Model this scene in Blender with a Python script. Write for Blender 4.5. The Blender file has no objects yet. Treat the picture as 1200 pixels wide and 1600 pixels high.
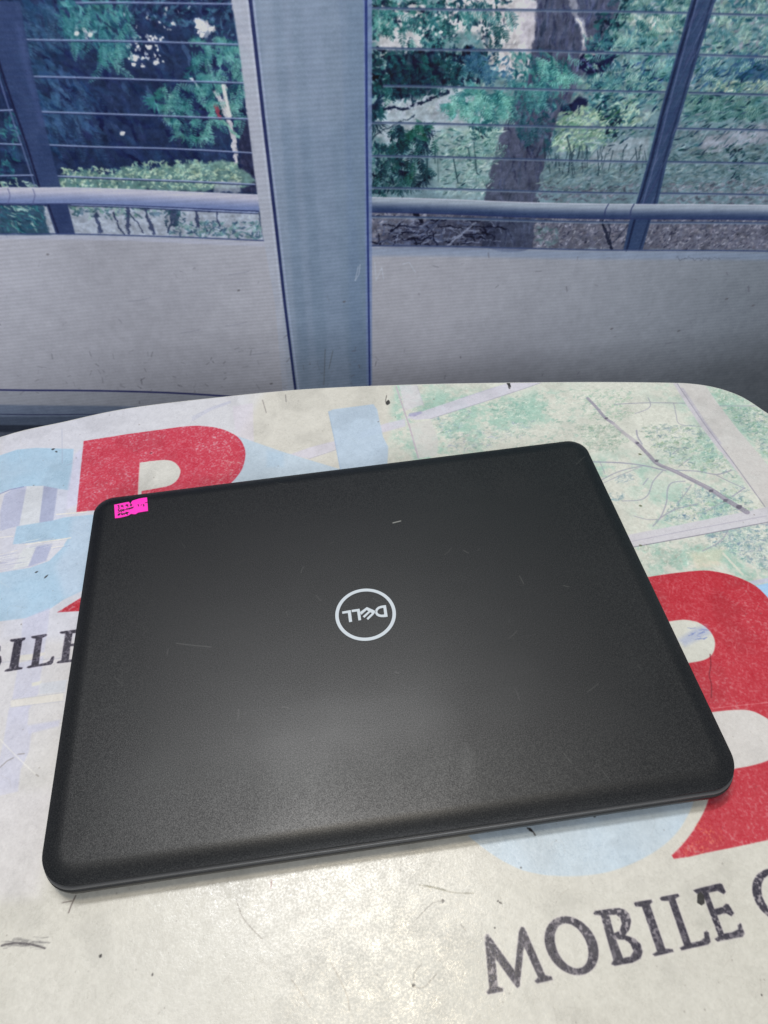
import bpy, bmesh, math
import numpy as np
from mathutils import Vector, Matrix

scene = bpy.context.scene
COL = scene.collection

# ------------------------------------------------------------------ camera
CAM = np.array([-0.013942, -0.218547, 0.371912])
ROT = np.array([[0.989896942, -0.139725970, -0.024097644],
                [-0.122557344, -0.757721406, -0.640966433],
                [0.071300356, 0.637444056, -0.767190547]])   # rows: right, down, forward
FPX = 1114.504                                                 # focal length for a 1200 x 1600 frame
cam_data = bpy.data.cameras.new("camera")
cam = bpy.data.objects.new("camera", cam_data)
COL.objects.link(cam)
cam_data.sensor_fit = 'VERTICAL'
cam_data.sensor_height = 36.0
cam_data.lens = FPX * 36.0 / 1600.0
cam_data.clip_start = 0.01
cam_data.clip_end = 100
cam_data.dof.use_dof = True
cam_data.dof.focus_distance = 0.42
cam_data.dof.aperture_fstop = 26
m = Matrix(((ROT[0][0], -ROT[1][0], -ROT[2][0], CAM[0]),
            (ROT[0][1], -ROT[1][1], -ROT[2][1], CAM[1]),
            (ROT[0][2], -ROT[1][2], -ROT[2][2], CAM[2]),
            (0, 0, 0, 1)))
cam.matrix_world = m
scene.camera = cam

# ------------------------------------------------------------------ light
world = bpy.data.worlds.new("World")
scene.world = world
world.use_nodes = True
wn = world.node_tree
bg = wn.nodes["Background"]
bg.inputs[0].default_value = (0.86, 0.92, 1.0, 1)
bg.inputs[1].default_value = 0.46


def area(name, loc, target, sx, sy, watts, color):
    d = bpy.data.lights.new(name, 'AREA')
    d.shape = 'RECTANGLE'
    d.size, d.size_y = sx, sy
    d.energy = watts
    d.color = color
    o = bpy.data.objects.new(name, d)
    COL.objects.link(o)
    o.location = loc
    o.rotation_euler = (Vector(target) - Vector(loc)).to_track_quat('-Z', 'Y').to_euler()
    return o


area("ceiling_lamp", (-0.02, 0.10, 2.1), (0, 0.0, 0), 0.22, 0.34, 11, (1.0, 0.88, 0.68))
area("ceiling_tube", (-0.17, 0.57, 2.1), (0, 0.0, 0), 0.80, 0.16, 27, (0.97, 0.985, 1.0))
area("banner_fill", (0.05, -2.0, 1.35), (0, 0.5, -0.1), 1.3, 0.6, 19, (0.95, 0.98, 1.0))  # added fill behind the camera to brighten the banner, no real window

vs = scene.view_settings
vs.view_transform = 'Standard'
vs.look = 'None'
vs.exposure = 0.0
vs.gamma = 1.0


# ------------------------------------------------------------------ measuring helpers
def ray(px, py):
    d = ROT.T @ np.array([(px - 600) / FPX, (py - 800) / FPX, 1.0])
    return d


def on_z(px, py, z=0.0):
    d = ray(px, py)
    p = CAM + d * (z - CAM[2]) / d[2]
    return (p[0], p[1])


YB = 0.50          # the banner hangs half a metre behind the laptop's centre


def on_y(px, py):
    d = ray(px, py)
    p = CAM + d * (YB - CAM[1]) / d[1]
    return (p[0], p[2])


# ------------------------------------------------------------------ a small painter for flat prints
rng = np.random.default_rng(7)


def fbm_grid(h, w, cell, octaves=4, seed=0, stretch=1.0, gain=0.5):
    r = np.random.default_rng(seed)
    out = np.zeros((h, w), np.float32)
    amp, tot = 1.0, 0.0
    for k in range(octaves):
        c = max(cell / 2 ** k, 1.0)
        cy, cx = c, c * stretch
        gh, gw = int(h / cy) + 3, int(w / cx) + 3
        g = r.random((gh, gw)).astype(np.float32)
        ys = np.arange(h) / cy
        xs = np.arange(w) / cx
        yi = ys.astype(int); xi = xs.astype(int)
        fy = (ys - yi).astype(np.float32); fx = (xs - xi).astype(np.float32)
        fy = fy * fy * (3 - 2 * fy); fx = fx * fx * (3 - 2 * fx)
        top = g[yi][:, xi] * (1 - fx) + g[yi][:, xi + 1] * fx
        bot = g[yi + 1][:, xi] * (1 - fx) + g[yi + 1][:, xi + 1] * fx
        out += amp * (top * (1 - fy)[:, None] + bot * fy[:, None])
        tot += amp
        amp *= gain
    out /= tot
    return out


def smooth(pts, closed=True, n=6):
    p = np.array(pts, float)
    N = len(p)
    out = []
    rngk = range(N) if closed else range(N - 1)
    for i in rngk:
        if closed:
            a, b, c, d = p[(i - 1) % N], p[i], p[(i + 1) % N], p[(i + 2) % N]
        else:
            a, b, c, d = p[max(i - 1, 0)], p[i], p[i + 1], p[min(i + 2, N - 1)]
        for k in range(n):
            t = k / n
            out.append(0.5 * ((2 * b) + (c - a) * t + (2 * a - 5 * b + 4 * c - d) * t * t
                              + (3 * b - a - 3 * c + d) * t ** 3))
    if not closed:
        out.append(p[-1])
    return np.array(out)


def Z(ox, oy, s, pts):
    """points read off an enlarged crop -> photograph pixels"""
    return [(ox + x / s, oy + y / s) for x, y in pts]


class Canvas:
    def __init__(self, x0, x1, y0, y1, res, proj, base):
        self.x0, self.x1, self.y0, self.y1, self.res = x0, x1, y0, y1, res
        self.w = int(round((x1 - x0) / res)); self.h = int(round((y1 - y0) / res))
        self.proj = proj
        self.a = np.empty((self.h, self.w, 3), np.float32)
        self.a[:] = np.array(base, np.float32) / 255

    def S(self, pts):
        return np.array([self.proj(x, y) for x, y in pts])

    def mm(self, p, q=None):
        """metres on the surface per photograph pixel near p"""
        a = np.array(self.proj(*p)); b = np.array(self.proj(p[0] + 4, p[1]))
        return float(np.hypot(*(b - a)) / 4)

    def window(self, lo, hi, pad):
        i0 = max(int((lo[0] - pad - self.x0) / self.res), 0); i1 = min(int((hi[0] + pad - self.x0) / self.res) + 2, self.w)
        j0 = max(int((lo[1] - pad - self.y0) / self.res), 0); j1 = min(int((hi[1] + pad - self.y0) / self.res) + 2, self.h)
        if i1 <= i0 or j1 <= j0:
            return None
        X = (self.x0 + (np.arange(i0, i1) + .5) * self.res).astype(np.float32)[None, :]
        Y = (self.y0 + (np.arange(j0, j1) + .5) * self.res).astype(np.float32)[:, None]
        return i0, i1, j0, j1, X, Y

    def blend(self, win, cov, color, alpha, mod):
        i0, i1, j0, j1 = win[:4]
        k = cov * alpha
        if mod is not None:
            k = k * mod[j0:j1, i0:i1]
        k = k[..., None]
        c = np.array(color, np.float32) / 255 if not callable(color) else color(i0, i1, j0, j1)
        t = self.a[j0:j1, i0:i1]
        t += (c - t) * k

    def dist(self, win, P, closed):
        X, Y = win[4], win[5]
        D = np.full((Y.shape[0], X.shape[1]), 1e9, np.float32)
        n = len(P)
        for i in range(n if closed else n - 1):
            a, b = P[i], P[(i + 1) % n]
            ex, ey = b - a
            L = ex * ex + ey * ey
            if L < 1e-14:
                continue
            t = np.clip(((X - a[0]) * ex + (Y - a[1]) * ey) / L, 0, 1)
            dx = X - a[0] - t * ex; dy = Y - a[1] - t * ey
            np.minimum(D, dx * dx + dy * dy, out=D)
        return np.sqrt(D)

    def inside(self, win, P):
        X, Y = win[4], win[5]
        I = np.zeros((Y.shape[0], X.shape[1]), bool)
        n = len(P)
        for i in range(n):
            (ax, ay), (bx, by) = P[i], P[(i + 1) % n]
            if ay == by:
                continue
            c = (Y > ay) != (Y > by)
            xx = ax + (Y - ay) * (bx - ax) / (by - ay)
            I ^= c & (X < xx)
        return I

    def poly(self, pts, color, alpha=1.0, soft=None, mod=None, raw=False, holes=()):
        P = np.array(pts) if raw else self.S(pts)
        soft = soft or self.res
        win = self.window(P.min(0), P.max(0), soft * 1.5)
        if win is None:
            return
        I = self.inside(win, P)
        D = self.dist(win, P, True)
        sd = np.where(I, D, -D)
        for hset in holes:
            Hh = np.array(hset) if raw else self.S(hset)
            I2 = self.inside(win, Hh); D2 = self.dist(win, Hh, True)
            sd = np.minimum(sd, np.where(I2, -D2, D2))
        cov = np.clip(sd / soft + .5, 0, 1)
        if soft > 3 * self.res:
            cov = cov * cov * (3 - 2 * cov)
        self.blend(win, cov, color, alpha, mod)

    def line(self, pts, wpx, color, alpha=1.0, soft=None, mod=None, w_end=None):
        P = self.S(pts)
        sc = self.mm(pts[len(pts) // 2])
        w = wpx * sc / 2
        soft = soft or self.res
        n = len(P) - 1
        for i in range(n):
            wi = w if w_end is None else w + (w_end * sc / 2 - w) * i / max(n - 1, 1)
            pass
        if w_end is None:
            win = self.window(P.min(0), P.max(0), w + soft)
            if win is None:
                return
            D = self.dist(win, P, False)
            self.blend(win, np.clip((w - D) / soft + .5, 0, 1), color, alpha, mod)
        else:
            win = self.window(P.min(0), P.max(0), max(w, w_end * sc / 2) + soft)
            if win is None:
                return
            cov = None
            for i in range(n):
                wi = w + (w_end * sc / 2 - w) * (i + .5) / n
                D = self.dist(win, P[i:i + 2], False)
                c = np.clip((wi - D) / soft + .5, 0, 1)
                cov = c if cov is None else np.maximum(cov, c)
            self.blend(win, cov, color, alpha, mod)

    def dab(self, px, py, L, W, ang, color, alpha=1.0, scale=None):
        """a leaf shaped touch, L and W in photograph pixels"""
        c = self.proj(px, py)
        sc = scale or self.mm((px, py))
        L *= sc / 2; W *= sc / 2
        win = self.window((c[0] - L, c[1] - L), (c[0] + L, c[1] + L), self.res)
        if win is None:
            return
        ca, sa = math.cos(ang), math.sin(ang)
        u = ((win[4] - c[0]) * ca + (win[5] - c[1]) * sa) / L
        v = (-(win[4] - c[0]) * sa + (win[5] - c[1]) * ca) / W
        d = 1 - u * u - np.abs(v) * (1.0 + .25 * u)
        cov = np.clip(d * W / self.res + .3, 0, 1)
        self.blend(win, cov, color, alpha, None)

    def fray(self, win, amp, cell, seed, mask=None, grain=.2):
        """break crisp edges up: nudge the ink about and mottle it, as coarse ink jet printing does"""
        i0, i1, j0, j1 = win[:4]
        h, w = j1 - j0, i1 - i0
        dx = (fbm_grid(h, w, cell, 3, seed, gain=.7) - .5) * 2 * amp / self.res
        dy = (fbm_grid(h, w, cell, 3, seed + 1, gain=.7) - .5) * 2 * amp / self.res
        jj = np.clip(np.arange(j0, j1)[:, None] + dy, 0, self.h - 1).astype(int)
        ii = np.clip(np.arange(i0, i1)[None, :] + dx, 0, self.w - 1).astype(int)
        src = self.a[jj, ii]
        src = src * (1 + (fbm_grid(h, w, cell * .7, 3, seed + 2, gain=.8) - .5) * 2 * grain)[..., None]
        t = self.a[j0:j1, i0:i1]
        k = 1.0 if mask is None else mask[j0:j1, i0:i1, None]
        t += (src - t) * k

    def mask(self, polys, soft):
        keep = self.a
        self.a = np.zeros_like(keep)
        for p in polys:
            self.poly(p, (255, 255, 255), raw=True, soft=soft)
        mk = self.a[..., 0].copy()
        self.a = keep
        return mk

    def to_image(self, name, data=False):
        img = bpy.data.images.new(name, self.w, self.h, alpha=False)
        if data:
            img.colorspace_settings.name = 'Non-Color'
        px = np.ones((self.h, self.w, 4), np.float32)
        px[..., :3] = np.clip(self.a, 0, 1)
        img.pixels.foreach_set(px.ravel())
        img.update()
        return img


def pts_in(poly, n, r):
    P = np.array(poly, float)
    lo, hi = P.min(0), P.max(0)
    out = []
    while len(out) < n:
        q = lo + r.random((n * 2, 2)) * (hi - lo)
        I = np.zeros(len(q), bool)
        for i in range(len(P)):
            (ax, ay), (bx, by) = P[i], P[(i + 1) % len(P)]
            if ay == by:
                continue
            c = (q[:, 1] > ay) != (q[:, 1] > by)
            I ^= c & (q[:, 0] < ax + (q[:, 1] - ay) * (bx - ax) / (by - ay))
        out.extend(q[I].tolist())
    return out[:n]


def box(x0, y0, x1, y1):
    return [(x0, y0), (x1, y0), (x1, y1), (x0, y1)]


def leaves(cv, poly, n, colors, L=(8, 18), W=(2.5, 5), ang=0.0, spread=1.2, alpha=(.5, .95), seed=0, jit=10):
    r = np.random.default_rng(seed)
    sc = cv.mm(tuple(np.mean(np.array(poly), 0)))
    for (x, y) in pts_in(poly, n, r):
        c = np.array(colors[r.integers(len(colors))]) + r.normal(0, jit)
        c = np.clip(c, 5, 250)
        cv.dab(x, y, r.uniform(*L), r.uniform(*W), ang + r.uniform(-spread, spread), c, r.uniform(*alpha), sc)


def sprays(cv, poly, n, colors, reach=(12, 26), k=9, W=(2, 4), seed=0, alpha=(.6, .95), down=True):
    """fans of narrow leaflets, like the hand shaped leaves in the printed picture"""
    r = np.random.default_rng(seed)
    sc = cv.mm(tuple(np.mean(np.array(poly), 0)))
    for (x, y) in pts_in(poly, n, r):
        c0 = np.array(colors[r.integers(len(colors))], float)
        R = r.uniform(*reach); a0 = (-math.pi / 2 if down else 0) + r.normal(0, .8)
        al = r.uniform(*alpha)
        for j in range(k):
            a = a0 + (j - k / 2) * (2.6 / k) + r.normal(0, .08)
            l = R * r.uniform(.7, 1)
            cx, cy = x + math.cos(a) * l / 2, y - math.sin(a) * l / 2
            cv.dab(cx, cy, l, r.uniform(*W), a, np.clip(c0 + r.normal(0, 14), 5, 250), al, sc)


def desat(a, k):
    g = a.mean(-1, keepdims=True)
    return a + (g * np.array([.94, 1.0, 1.06], np.float32) - a) * k


def fronds(cv, poly, n, colors, L=(26, 46), leaf=(6, 9), ang=-1.2, spread=.7, seed=0, alpha=.85, w=2.4):
    """compound leaves: a curved midrib with paired leaflets on both sides"""
    r = np.random.default_rng(seed)
    sc = cv.mm(tuple(np.mean(np.array(poly), 0)))
    for (x, y) in pts_in(poly, n, r):
        c0 = np.array(colors[r.integers(len(colors))], float)
        a = ang + r.uniform(-spread, spread); bend = r.normal(0, .5)
        l = r.uniform(*L); k = max(int(l / 3.4), 5)
        px, py = x, y
        for j in range(k):
            t = j / (k - 1)
            aa = a + bend * t
            px += math.cos(aa) * l / k; py -= math.sin(aa) * l / k
            q = r.uniform(*leaf) * math.sin(math.pi * (.18 + .74 * t))
            for sd in (-1, 1):
                b = aa + sd * 1.05 + r.normal(0, .12)
                tone = r.normal(0, 10) + (12 if sd > 0 else -8)
                cv.dab(px + math.cos(b) * q * .5, py - math.sin(b) * q * .5, q * 1.15, w, b, np.clip(c0 + tone, 5, 250), alpha, sc)


# ------------------------------------------------------------------ the printed banner
def paint_banner():
    cv = Canvas(-1.1, 1.3, -0.70, 0.72, 0.0008, on_y, (150, 154, 166))
    H, W = cv.h, cv.w
    n1 = fbm_grid(H, W, 220, 5, 11)
    n2 = fbm_grid(H, W, 26, 4, 12)
    n3 = fbm_grid(H, W, 9, 3, 13)
    S1 = lambda x, y: np.array(on_y(x, y))

    def up(p, q, z):
        """extend the line p-q on the banner to height z"""
        a, b = S1(*p), S1(*q)
        t = (z - a[1]) / (b[1] - a[1])
        return a + (b - a) * t
    top = 0.73
    # lower wall, a little warmer on the left, cooler and darker to the right: light fall-off painted in
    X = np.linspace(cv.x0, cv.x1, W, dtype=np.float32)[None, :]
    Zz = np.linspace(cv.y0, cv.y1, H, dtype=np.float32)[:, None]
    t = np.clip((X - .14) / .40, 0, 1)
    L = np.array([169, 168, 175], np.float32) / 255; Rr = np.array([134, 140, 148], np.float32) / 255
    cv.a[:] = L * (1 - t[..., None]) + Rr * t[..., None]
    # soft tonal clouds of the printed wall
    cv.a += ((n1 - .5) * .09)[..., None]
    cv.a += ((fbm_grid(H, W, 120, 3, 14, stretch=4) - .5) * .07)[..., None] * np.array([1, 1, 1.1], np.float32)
    # shade painted in towards the lower right and along the foot of the wall
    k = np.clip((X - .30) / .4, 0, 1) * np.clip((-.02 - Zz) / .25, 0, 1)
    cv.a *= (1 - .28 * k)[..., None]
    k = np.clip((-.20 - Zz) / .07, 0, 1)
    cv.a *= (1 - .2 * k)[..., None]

    # ---- windows: base colours
    wr0, wr1 = (362, 0), (412, 373)                        # right edge of the left window
    e_top = up(wr0, wr1, top)
    lw = [S1(-700, 352), S1(-300, 358), S1(0, 365), S1(200, 366), S1(412, 374), e_top, (cv.x0, top), ]
    cv.poly(lw, (40, 56, 92), raw=True)
    rw = [S1(577, 386), S1(800, 388), S1(1200, 391), S1(1900, 396), (cv.x1, top), up((573, 200), (577, 386), top)]
    cv.poly(rw, (122, 150, 152), raw=True)
    # general foliage outside the photographed part
    r = np.random.default_rng(3)

    def M(x0, y0, x1, y1):
        return box(x0, y0, x1, y1)
    leaves(cv, M(-900, -1400, 360, -10), 2600, [(45, 105, 118), (58, 125, 125), (30, 60, 95), (30, 40, 80), (90, 150, 140)], L=(18, 45), W=(6, 14), ang=-1.2, seed=20)
    leaves(cv, M(580, -1400, 2100, -10), 3600, [(60, 125, 120), (130, 165, 150), (35, 80, 88), (190, 195, 190), (90, 140, 140)], L=(18, 45), W=(6, 14), ang=.3, seed=21)
    leaves(cv, M(-700, 0, 0, 290), 800, [(45, 105, 118), (30, 60, 95), (30, 40, 80), (80, 140, 130)], L=(14, 34), W=(4, 10), ang=-1.2, seed=22)
    leaves(cv, M(1200, 0, 1900, 390), 1200, [(60, 125, 120), (130, 165, 150), (120, 130, 130), (150, 150, 150)], L=(10, 26), W=(3, 7), ang=.3, seed=23)

    # ---- left window
    navy = [(28, 36, 80), (34, 46, 92), (24, 30, 70)]
    teal = [(44, 108, 124), (52, 122, 128), (38, 88, 112), (66, 138, 140)]
    leaves(cv, M(0, 0, 385, 260), 500, [(40, 58, 102), (30, 40, 86), (46, 74, 112)], L=(20, 46), W=(5, 12), ang=-1.1, spread=.6, seed=30, alpha=(.3, .7))
    leaves(cv, M(20, 0, 90, 250), 90, [(58, 96, 132), (44, 78, 118)], L=(22, 44), W=(6, 12), ang=-1.0, spread=.4, seed=31, alpha=(.3, .75))
    leaves(cv, [(60, 110), (140, 120), (150, 200), (60, 220)], 40, [(52, 84, 130), (66, 104, 142)], L=(22, 40), W=(6, 11), ang=-1.0, spread=.5, seed=311, alpha=(.4, .8))
    leaves(cv, [(90, 0), (205, 0), (200, 50), (192, 75), (160, 108), (148, 60), (100, 58)], 330, teal + [(84, 150, 152)], L=(9, 22), W=(3, 6), ang=-1.2, spread=.7, seed=32)
    leaves(cv, [(205, 0), (362, 0), (370, 60), (300, 50), (215, 30)], 220, [(36, 60, 96), (48, 96, 118), (70, 110, 140), (30, 36, 76)], L=(8, 18), W=(3, 6), seed=33)
    sprays(cv, [(228, 130), (262, 120), (330, 118), (380, 130), (384, 180), (330, 215), (250, 205), (235, 165)], 46, [(60, 132, 130), (84, 152, 144), (40, 100, 112), (110, 168, 156)], seed=34)
    sprays(cv, [(300, 60), (370, 55), (378, 120), (315, 125), (296, 95)], 30, [(64, 132, 132), (90, 152, 146), (40, 96, 108)], seed=35)
    leaves(cv, [(268, 160), (320, 150), (325, 205), (285, 215)], 30, navy, L=(10, 20), W=(5, 9), seed=36)
    cream = [(206, 200, 204), (224, 216, 210), (180, 184, 196)]
    leaves(cv, M(198, 55, 256, 102), 26, cream, L=(4, 9), W=(3, 6), seed=37, alpha=(.7, 1))
    leaves(cv, M(203, 80, 212, 100), 5, cream, L=(7, 10), W=(5, 7), seed=371)
    leaves(cv, [(305, 30), (338, 40), (332, 58), (308, 56)], 22, cream, L=(7, 15), W=(5, 8), seed=38)
    leaves(cv, M(112, 36, 150, 58), 7, cream, L=(7, 13), W=(4, 6), seed=39)
    leaves(cv, M(190, 10, 300, 50), 16, cream + [(110, 130, 170)], L=(4, 9), W=(3, 5), seed=40)
    cv.line(smooth(Z(0, 0, 3, [(1000, 430), (1030, 470), (1060, 540), (1085, 620), (1100, 700), (1100, 770)]), False), 8, (205, 196, 196), .9)
    cv.line(Z(0, 0, 3, [(1045, 400), (1055, 470), (1075, 545)]), 7, (220, 208, 200), .9)
    cv.line(Z(0, 0, 3, [(1010, 500), (1030, 545)]), 6, (190, 70, 90), .8)
    cv.line(Z(0, 0, 3, [(1030, 560), (1080, 610), (1130, 655)]), 4, (120, 180, 160), .9)
    cv.line(Z(0, 0, 3, [(890, 370), (935, 410)]), 4, (200, 200, 205), .9)
    # tree trunk beside the frame
    cv.poly([(372, 190), (386, 180), (402, 300), (378, 300)], (52, 56, 88), .9, soft=.002)
    leaves(cv, M(374, 190, 398, 300), 30, [(80, 80, 110), (40, 42, 74)], L=(10, 24), W=(2, 3), ang=-1.4, spread=.2, seed=41)
    # grass beyond the rail
    g = smooth(Z(0, 0, 3, [(285, 880), (300, 830), (400, 800), (520, 815), (600, 780), (700, 790), (860, 770), (1000, 755), (1110, 775), (1130, 880)]))
    cv.poly(g, (104, 138, 132), .95, soft=.003)
    leaves(cv, M(95, 262, 376, 292), 330, [(158, 186, 158), (184, 204, 172), (98, 142, 132), (70, 112, 120)], L=(6, 13), W=(3, 5), ang=.3, seed=42)
    leaves(cv, M(205, 252, 372, 268), 120, [(160, 188, 160), (120, 160, 146)], L=(6, 12), W=(3, 5), ang=.2, seed=43)
    cv.poly(box(336, 283, 376, 300), (168, 172, 180), .7, soft=.003)
    leaves(cv, M(0, 170, 28, 290), 60, teal + [(30, 50, 90)], L=(8, 20), W=(3, 6), ang=-1.2, seed=44)
    leaves(cv, M(0, 282, 60, 292), 16, [(150, 178, 160)], L=(8, 16), W=(3, 5), seed=441)
    # under the rail
    cv.poly([(0, 316), (404, 330), (412, 374), (0, 366)], (160, 166, 178), 1, soft=.002)
    cv.poly([(0, 316), (66, 316), (80, 366), (0, 366)], (52, 84, 108), .95, soft=.002)
    leaves(cv, M(0, 318, 70, 362), 70, teal + [(150, 180, 170), (36, 56, 92)], L=(10, 24), W=(2, 4), ang=-.9, spread=.7, seed=45)
    leaves(cv, M(110, 318, 250, 340), 120, [(60, 98, 110), (110, 150, 140), (150, 176, 164), (84, 110, 130)], L=(6, 14), W=(3, 5), seed=46)
    leaves(cv, [(255, 350), (300, 345), (405, 345), (410, 371), (270, 368)], 170, [(84, 128, 136), (116, 150, 148), (70, 96, 122)], L=(6, 14), W=(3, 4), ang=.2, seed=47)
    for (x0, y0, x1, y1, w) in [(150, 335, 157, 362, 5), (176, 330, 192, 364, 3), (200, 322, 200, 362, 4), (228, 326, 238, 362, 5), (306, 320, 307, 352, 4), (340, 322, 342, 350, 3), (196, 325, 226, 364, 2), (268, 330, 262, 360, 5), (274, 320, 272, 350, 8)]:
        cv.line([(x0, y0), (x1, y1)], w, (56, 66, 100), .85)
    leaves(cv, M(255, 320, 290, 350), 40, [(60, 98, 112), (44, 70, 98)], L=(6, 14), W=(2, 4), seed=48)

    mk = cv.mask([lw], .002)
    full = cv.window((cv.x0, cv.y0), (cv.x1, cv.y1), 0)
    cv.fray(full, .0034, 12, 501, mk, .22)
    fronds(cv, [(96, 6), (200, 6), (195, 60), (165, 92), (150, 60), (100, 50)], 34, [(62, 132, 136), (88, 154, 150), (46, 108, 122)], seed=701)
    fronds(cv, [(160, 60), (190, 60), (185, 95), (158, 98)], 8, [(70, 140, 140), (96, 160, 152)], seed=702)
    fronds(cv, [(235, 128), (275, 125), (340, 122), (380, 130), (378, 175), (300, 200), (245, 185)], 36, [(70, 142, 138), (104, 168, 156), (48, 110, 118)], ang=-1.0, spread=1.0, seed=703)
    fronds(cv, [(300, 62), (372, 58), (378, 120), (320, 118)], 20, [(70, 140, 138), (98, 162, 150)], ang=-1.0, spread=1.0, seed=704)
    fronds(cv, [(30, 0), (90, 0), (95, 60), (40, 80)], 12, [(50, 90, 124), (62, 104, 134)], L=(34, 60), leaf=(9, 13), seed=705, alpha=.5)
    fronds(cv, [(70, 120), (150, 120), (150, 210), (80, 210)], 12, [(50, 84, 124), (60, 98, 134)], L=(34, 60), leaf=(9, 13), seed=706, alpha=.45)
    leaves(cv, M(96, 262, 376, 290), 220, [(176, 200, 170), (196, 214, 184), (90, 132, 128)], L=(4, 9), W=(2, 3.5), ang=.4, spread=.8, seed=707)
    leaves(cv, M(200, 55, 256, 102), 16, [(226, 220, 214)], L=(4, 8), W=(3, 5), seed=708, alpha=(.8, 1))
    for (x, y) in ((310, 40), (320, 46), (330, 44), (316, 54), (121, 50), (142, 52), (212, 90), (234, 72), (244, 96), (192, 206)):
        cv.dab(x, y, 11, 7, .4, (224, 216, 210), .9)
    cv.line(smooth(Z(0, 0, 3, [(1045, 400), (1062, 470), (1078, 545)]), False), 5, (226, 214, 206), .8)

    def wires(rows, color, dark, w=2.4):
        for pts in rows:
            s = smooth(pts, False, 5)
            cv.line([(x, y + 1.7) for x, y in s], w, dark, .75)
            cv.line(s, w * .8, color, .95)
    lwires = [[(120, 2), (200, 2), (363, 6)], [(10, 58), (60, 60), (200, 62), (371, 69)], [(23, 117), (90, 118), (200, 121), (380, 129)],
              [(43, 172), (120, 174), (240, 178), (387, 185)], [(67, 224), (150, 227), (270, 230), (394, 238)], [(88, 273), (200, 277), (300, 281), (398, 287)],
              [(0, 171), (20, 170)], [(0, 223), (34, 224)], [(0, 273), (52, 272)],
              [(0, 317), (70, 317)], [(112, 318), (220, 321), (402, 331)]]
    wires(lwires, (150, 162, 198), (46, 56, 98))
    cv.a += (desat(np.clip((cv.a - .42) * 1.12 + .395, .05, 1), .22) - cv.a) * mk[..., None]
    # leaning pole, its dark groove and the grey rail
    pole = [(-14, 0), (32, 0), (52, 110), (78, 225), (96, 293), (60, 293), (22, 170), (0, 96)]
    cv.poly(pole, (50, 66, 104), soft=.0012, mod=.8 + .25 * n2)
    cv.poly([(72, 316), (106, 317), (118, 365), (88, 365)], (46, 60, 98), soft=.0012)
    cv.line(smooth([(-6, 80), (2, 104), (22, 165), (44, 230), (62, 290)], False), 3.5, (22, 26, 58), .95)
    cv.line(smooth([(-12, 80), (-4, 108), (16, 172), (38, 236), (56, 292)], False), 3, (110, 124, 164), .6)
    cv.line([(76, 318), (92, 364)], 3, (24, 28, 60), .8)
    cv.line(smooth([(30, 40), (44, 110), (66, 190)], False), 9, (82, 96, 142), .35, soft=.004)

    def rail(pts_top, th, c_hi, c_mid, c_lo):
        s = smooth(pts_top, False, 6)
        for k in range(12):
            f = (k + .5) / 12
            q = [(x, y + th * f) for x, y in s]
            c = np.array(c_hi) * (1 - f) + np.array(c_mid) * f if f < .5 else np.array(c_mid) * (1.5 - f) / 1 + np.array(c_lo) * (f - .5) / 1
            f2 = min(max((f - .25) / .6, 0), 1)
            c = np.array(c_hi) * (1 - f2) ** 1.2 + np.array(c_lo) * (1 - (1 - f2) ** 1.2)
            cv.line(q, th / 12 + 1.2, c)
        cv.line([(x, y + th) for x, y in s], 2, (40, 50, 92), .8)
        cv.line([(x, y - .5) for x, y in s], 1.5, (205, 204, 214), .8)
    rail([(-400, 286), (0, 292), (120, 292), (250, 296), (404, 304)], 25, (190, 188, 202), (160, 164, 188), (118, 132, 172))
    for x in (13, 52):
        cv.line(smooth([(x, 294), (x + 3, 304), (x, 316)], False), 1.6, (84, 88, 130), .7)
    # window sill line left
    cv.line(smooth([(-400, 358), (0, 364), (100, 364), (200, 366), (300, 369), (413, 375)], False), 2.2, (62, 74, 116), .9)
    cv.poly([(-400, 360), (0, 366), (200, 368), (413, 377), (414, 384), (200, 374), (0, 372), (-400, 366)], (178, 180, 196), .7, soft=.002)

    # ---- right window
    leaves(cv, M(577, 0, 1200, 300), 1500, [(142, 168, 160), (104, 148, 148), (74, 124, 132), (170, 186, 172), (150, 160, 166)], L=(8, 20), W=(3, 6), ang=.2, spread=.8, seed=50)
    cr = (206, 195, 190)
    cv.poly(smooth([(600, 8), (662, 4), (668, 60), (640, 90), (596, 86), (590, 40)]), cr, .85, soft=.006)
    cv.poly(smooth([(690, 0), (836, 0), (834, 90), (808, 122), (770, 112), (752, 60), (700, 46)]), cr, .95, soft=.005)
    cv.poly(smooth([(590, 180), (640, 150), (720, 140), (760, 190), (790, 210), (700, 232), (600, 226)]), (190, 192, 194), .7, soft=.008)
    cv.poly(smooth([(680, 210), (790, 205), (775, 300), (690, 306)]), (150, 176, 166), .8, soft=.008)
    cv.line([(769, 80), (800, 80)], 1.5, (160, 160, 170), .6); cv.line([(786, 68), (806, 68)], 1.5, (160, 160, 170), .6)
    leaves(cv, [(690, 205), (800, 200), (765, 305), (685, 305)], 260, [(164, 190, 168), (188, 204, 182), (100, 146, 142), (128, 164, 156)], L=(8, 18), W=(3, 4.5), ang=.2, spread=.5, seed=51)
    dk = [(28, 66, 84), (36, 84, 92), (24, 46, 74), (48, 104, 106)]
    leaves(cv, [(577, 0), (600, 0), (720, 0), (716, 70), (660, 74), (640, 50), (577, 66)], 330, dk + [(66, 132, 128), (96, 156, 146)], L=(7, 16), W=(3, 5.5), seed=52)
    leaves(cv, [(700, 0), (800, 0), (790, 30), (772, 90), (755, 60), (720, 40)], 100, dk + [(60, 100, 120)], L=(7, 16), W=(3, 5), ang=-.8, seed=53)
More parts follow.
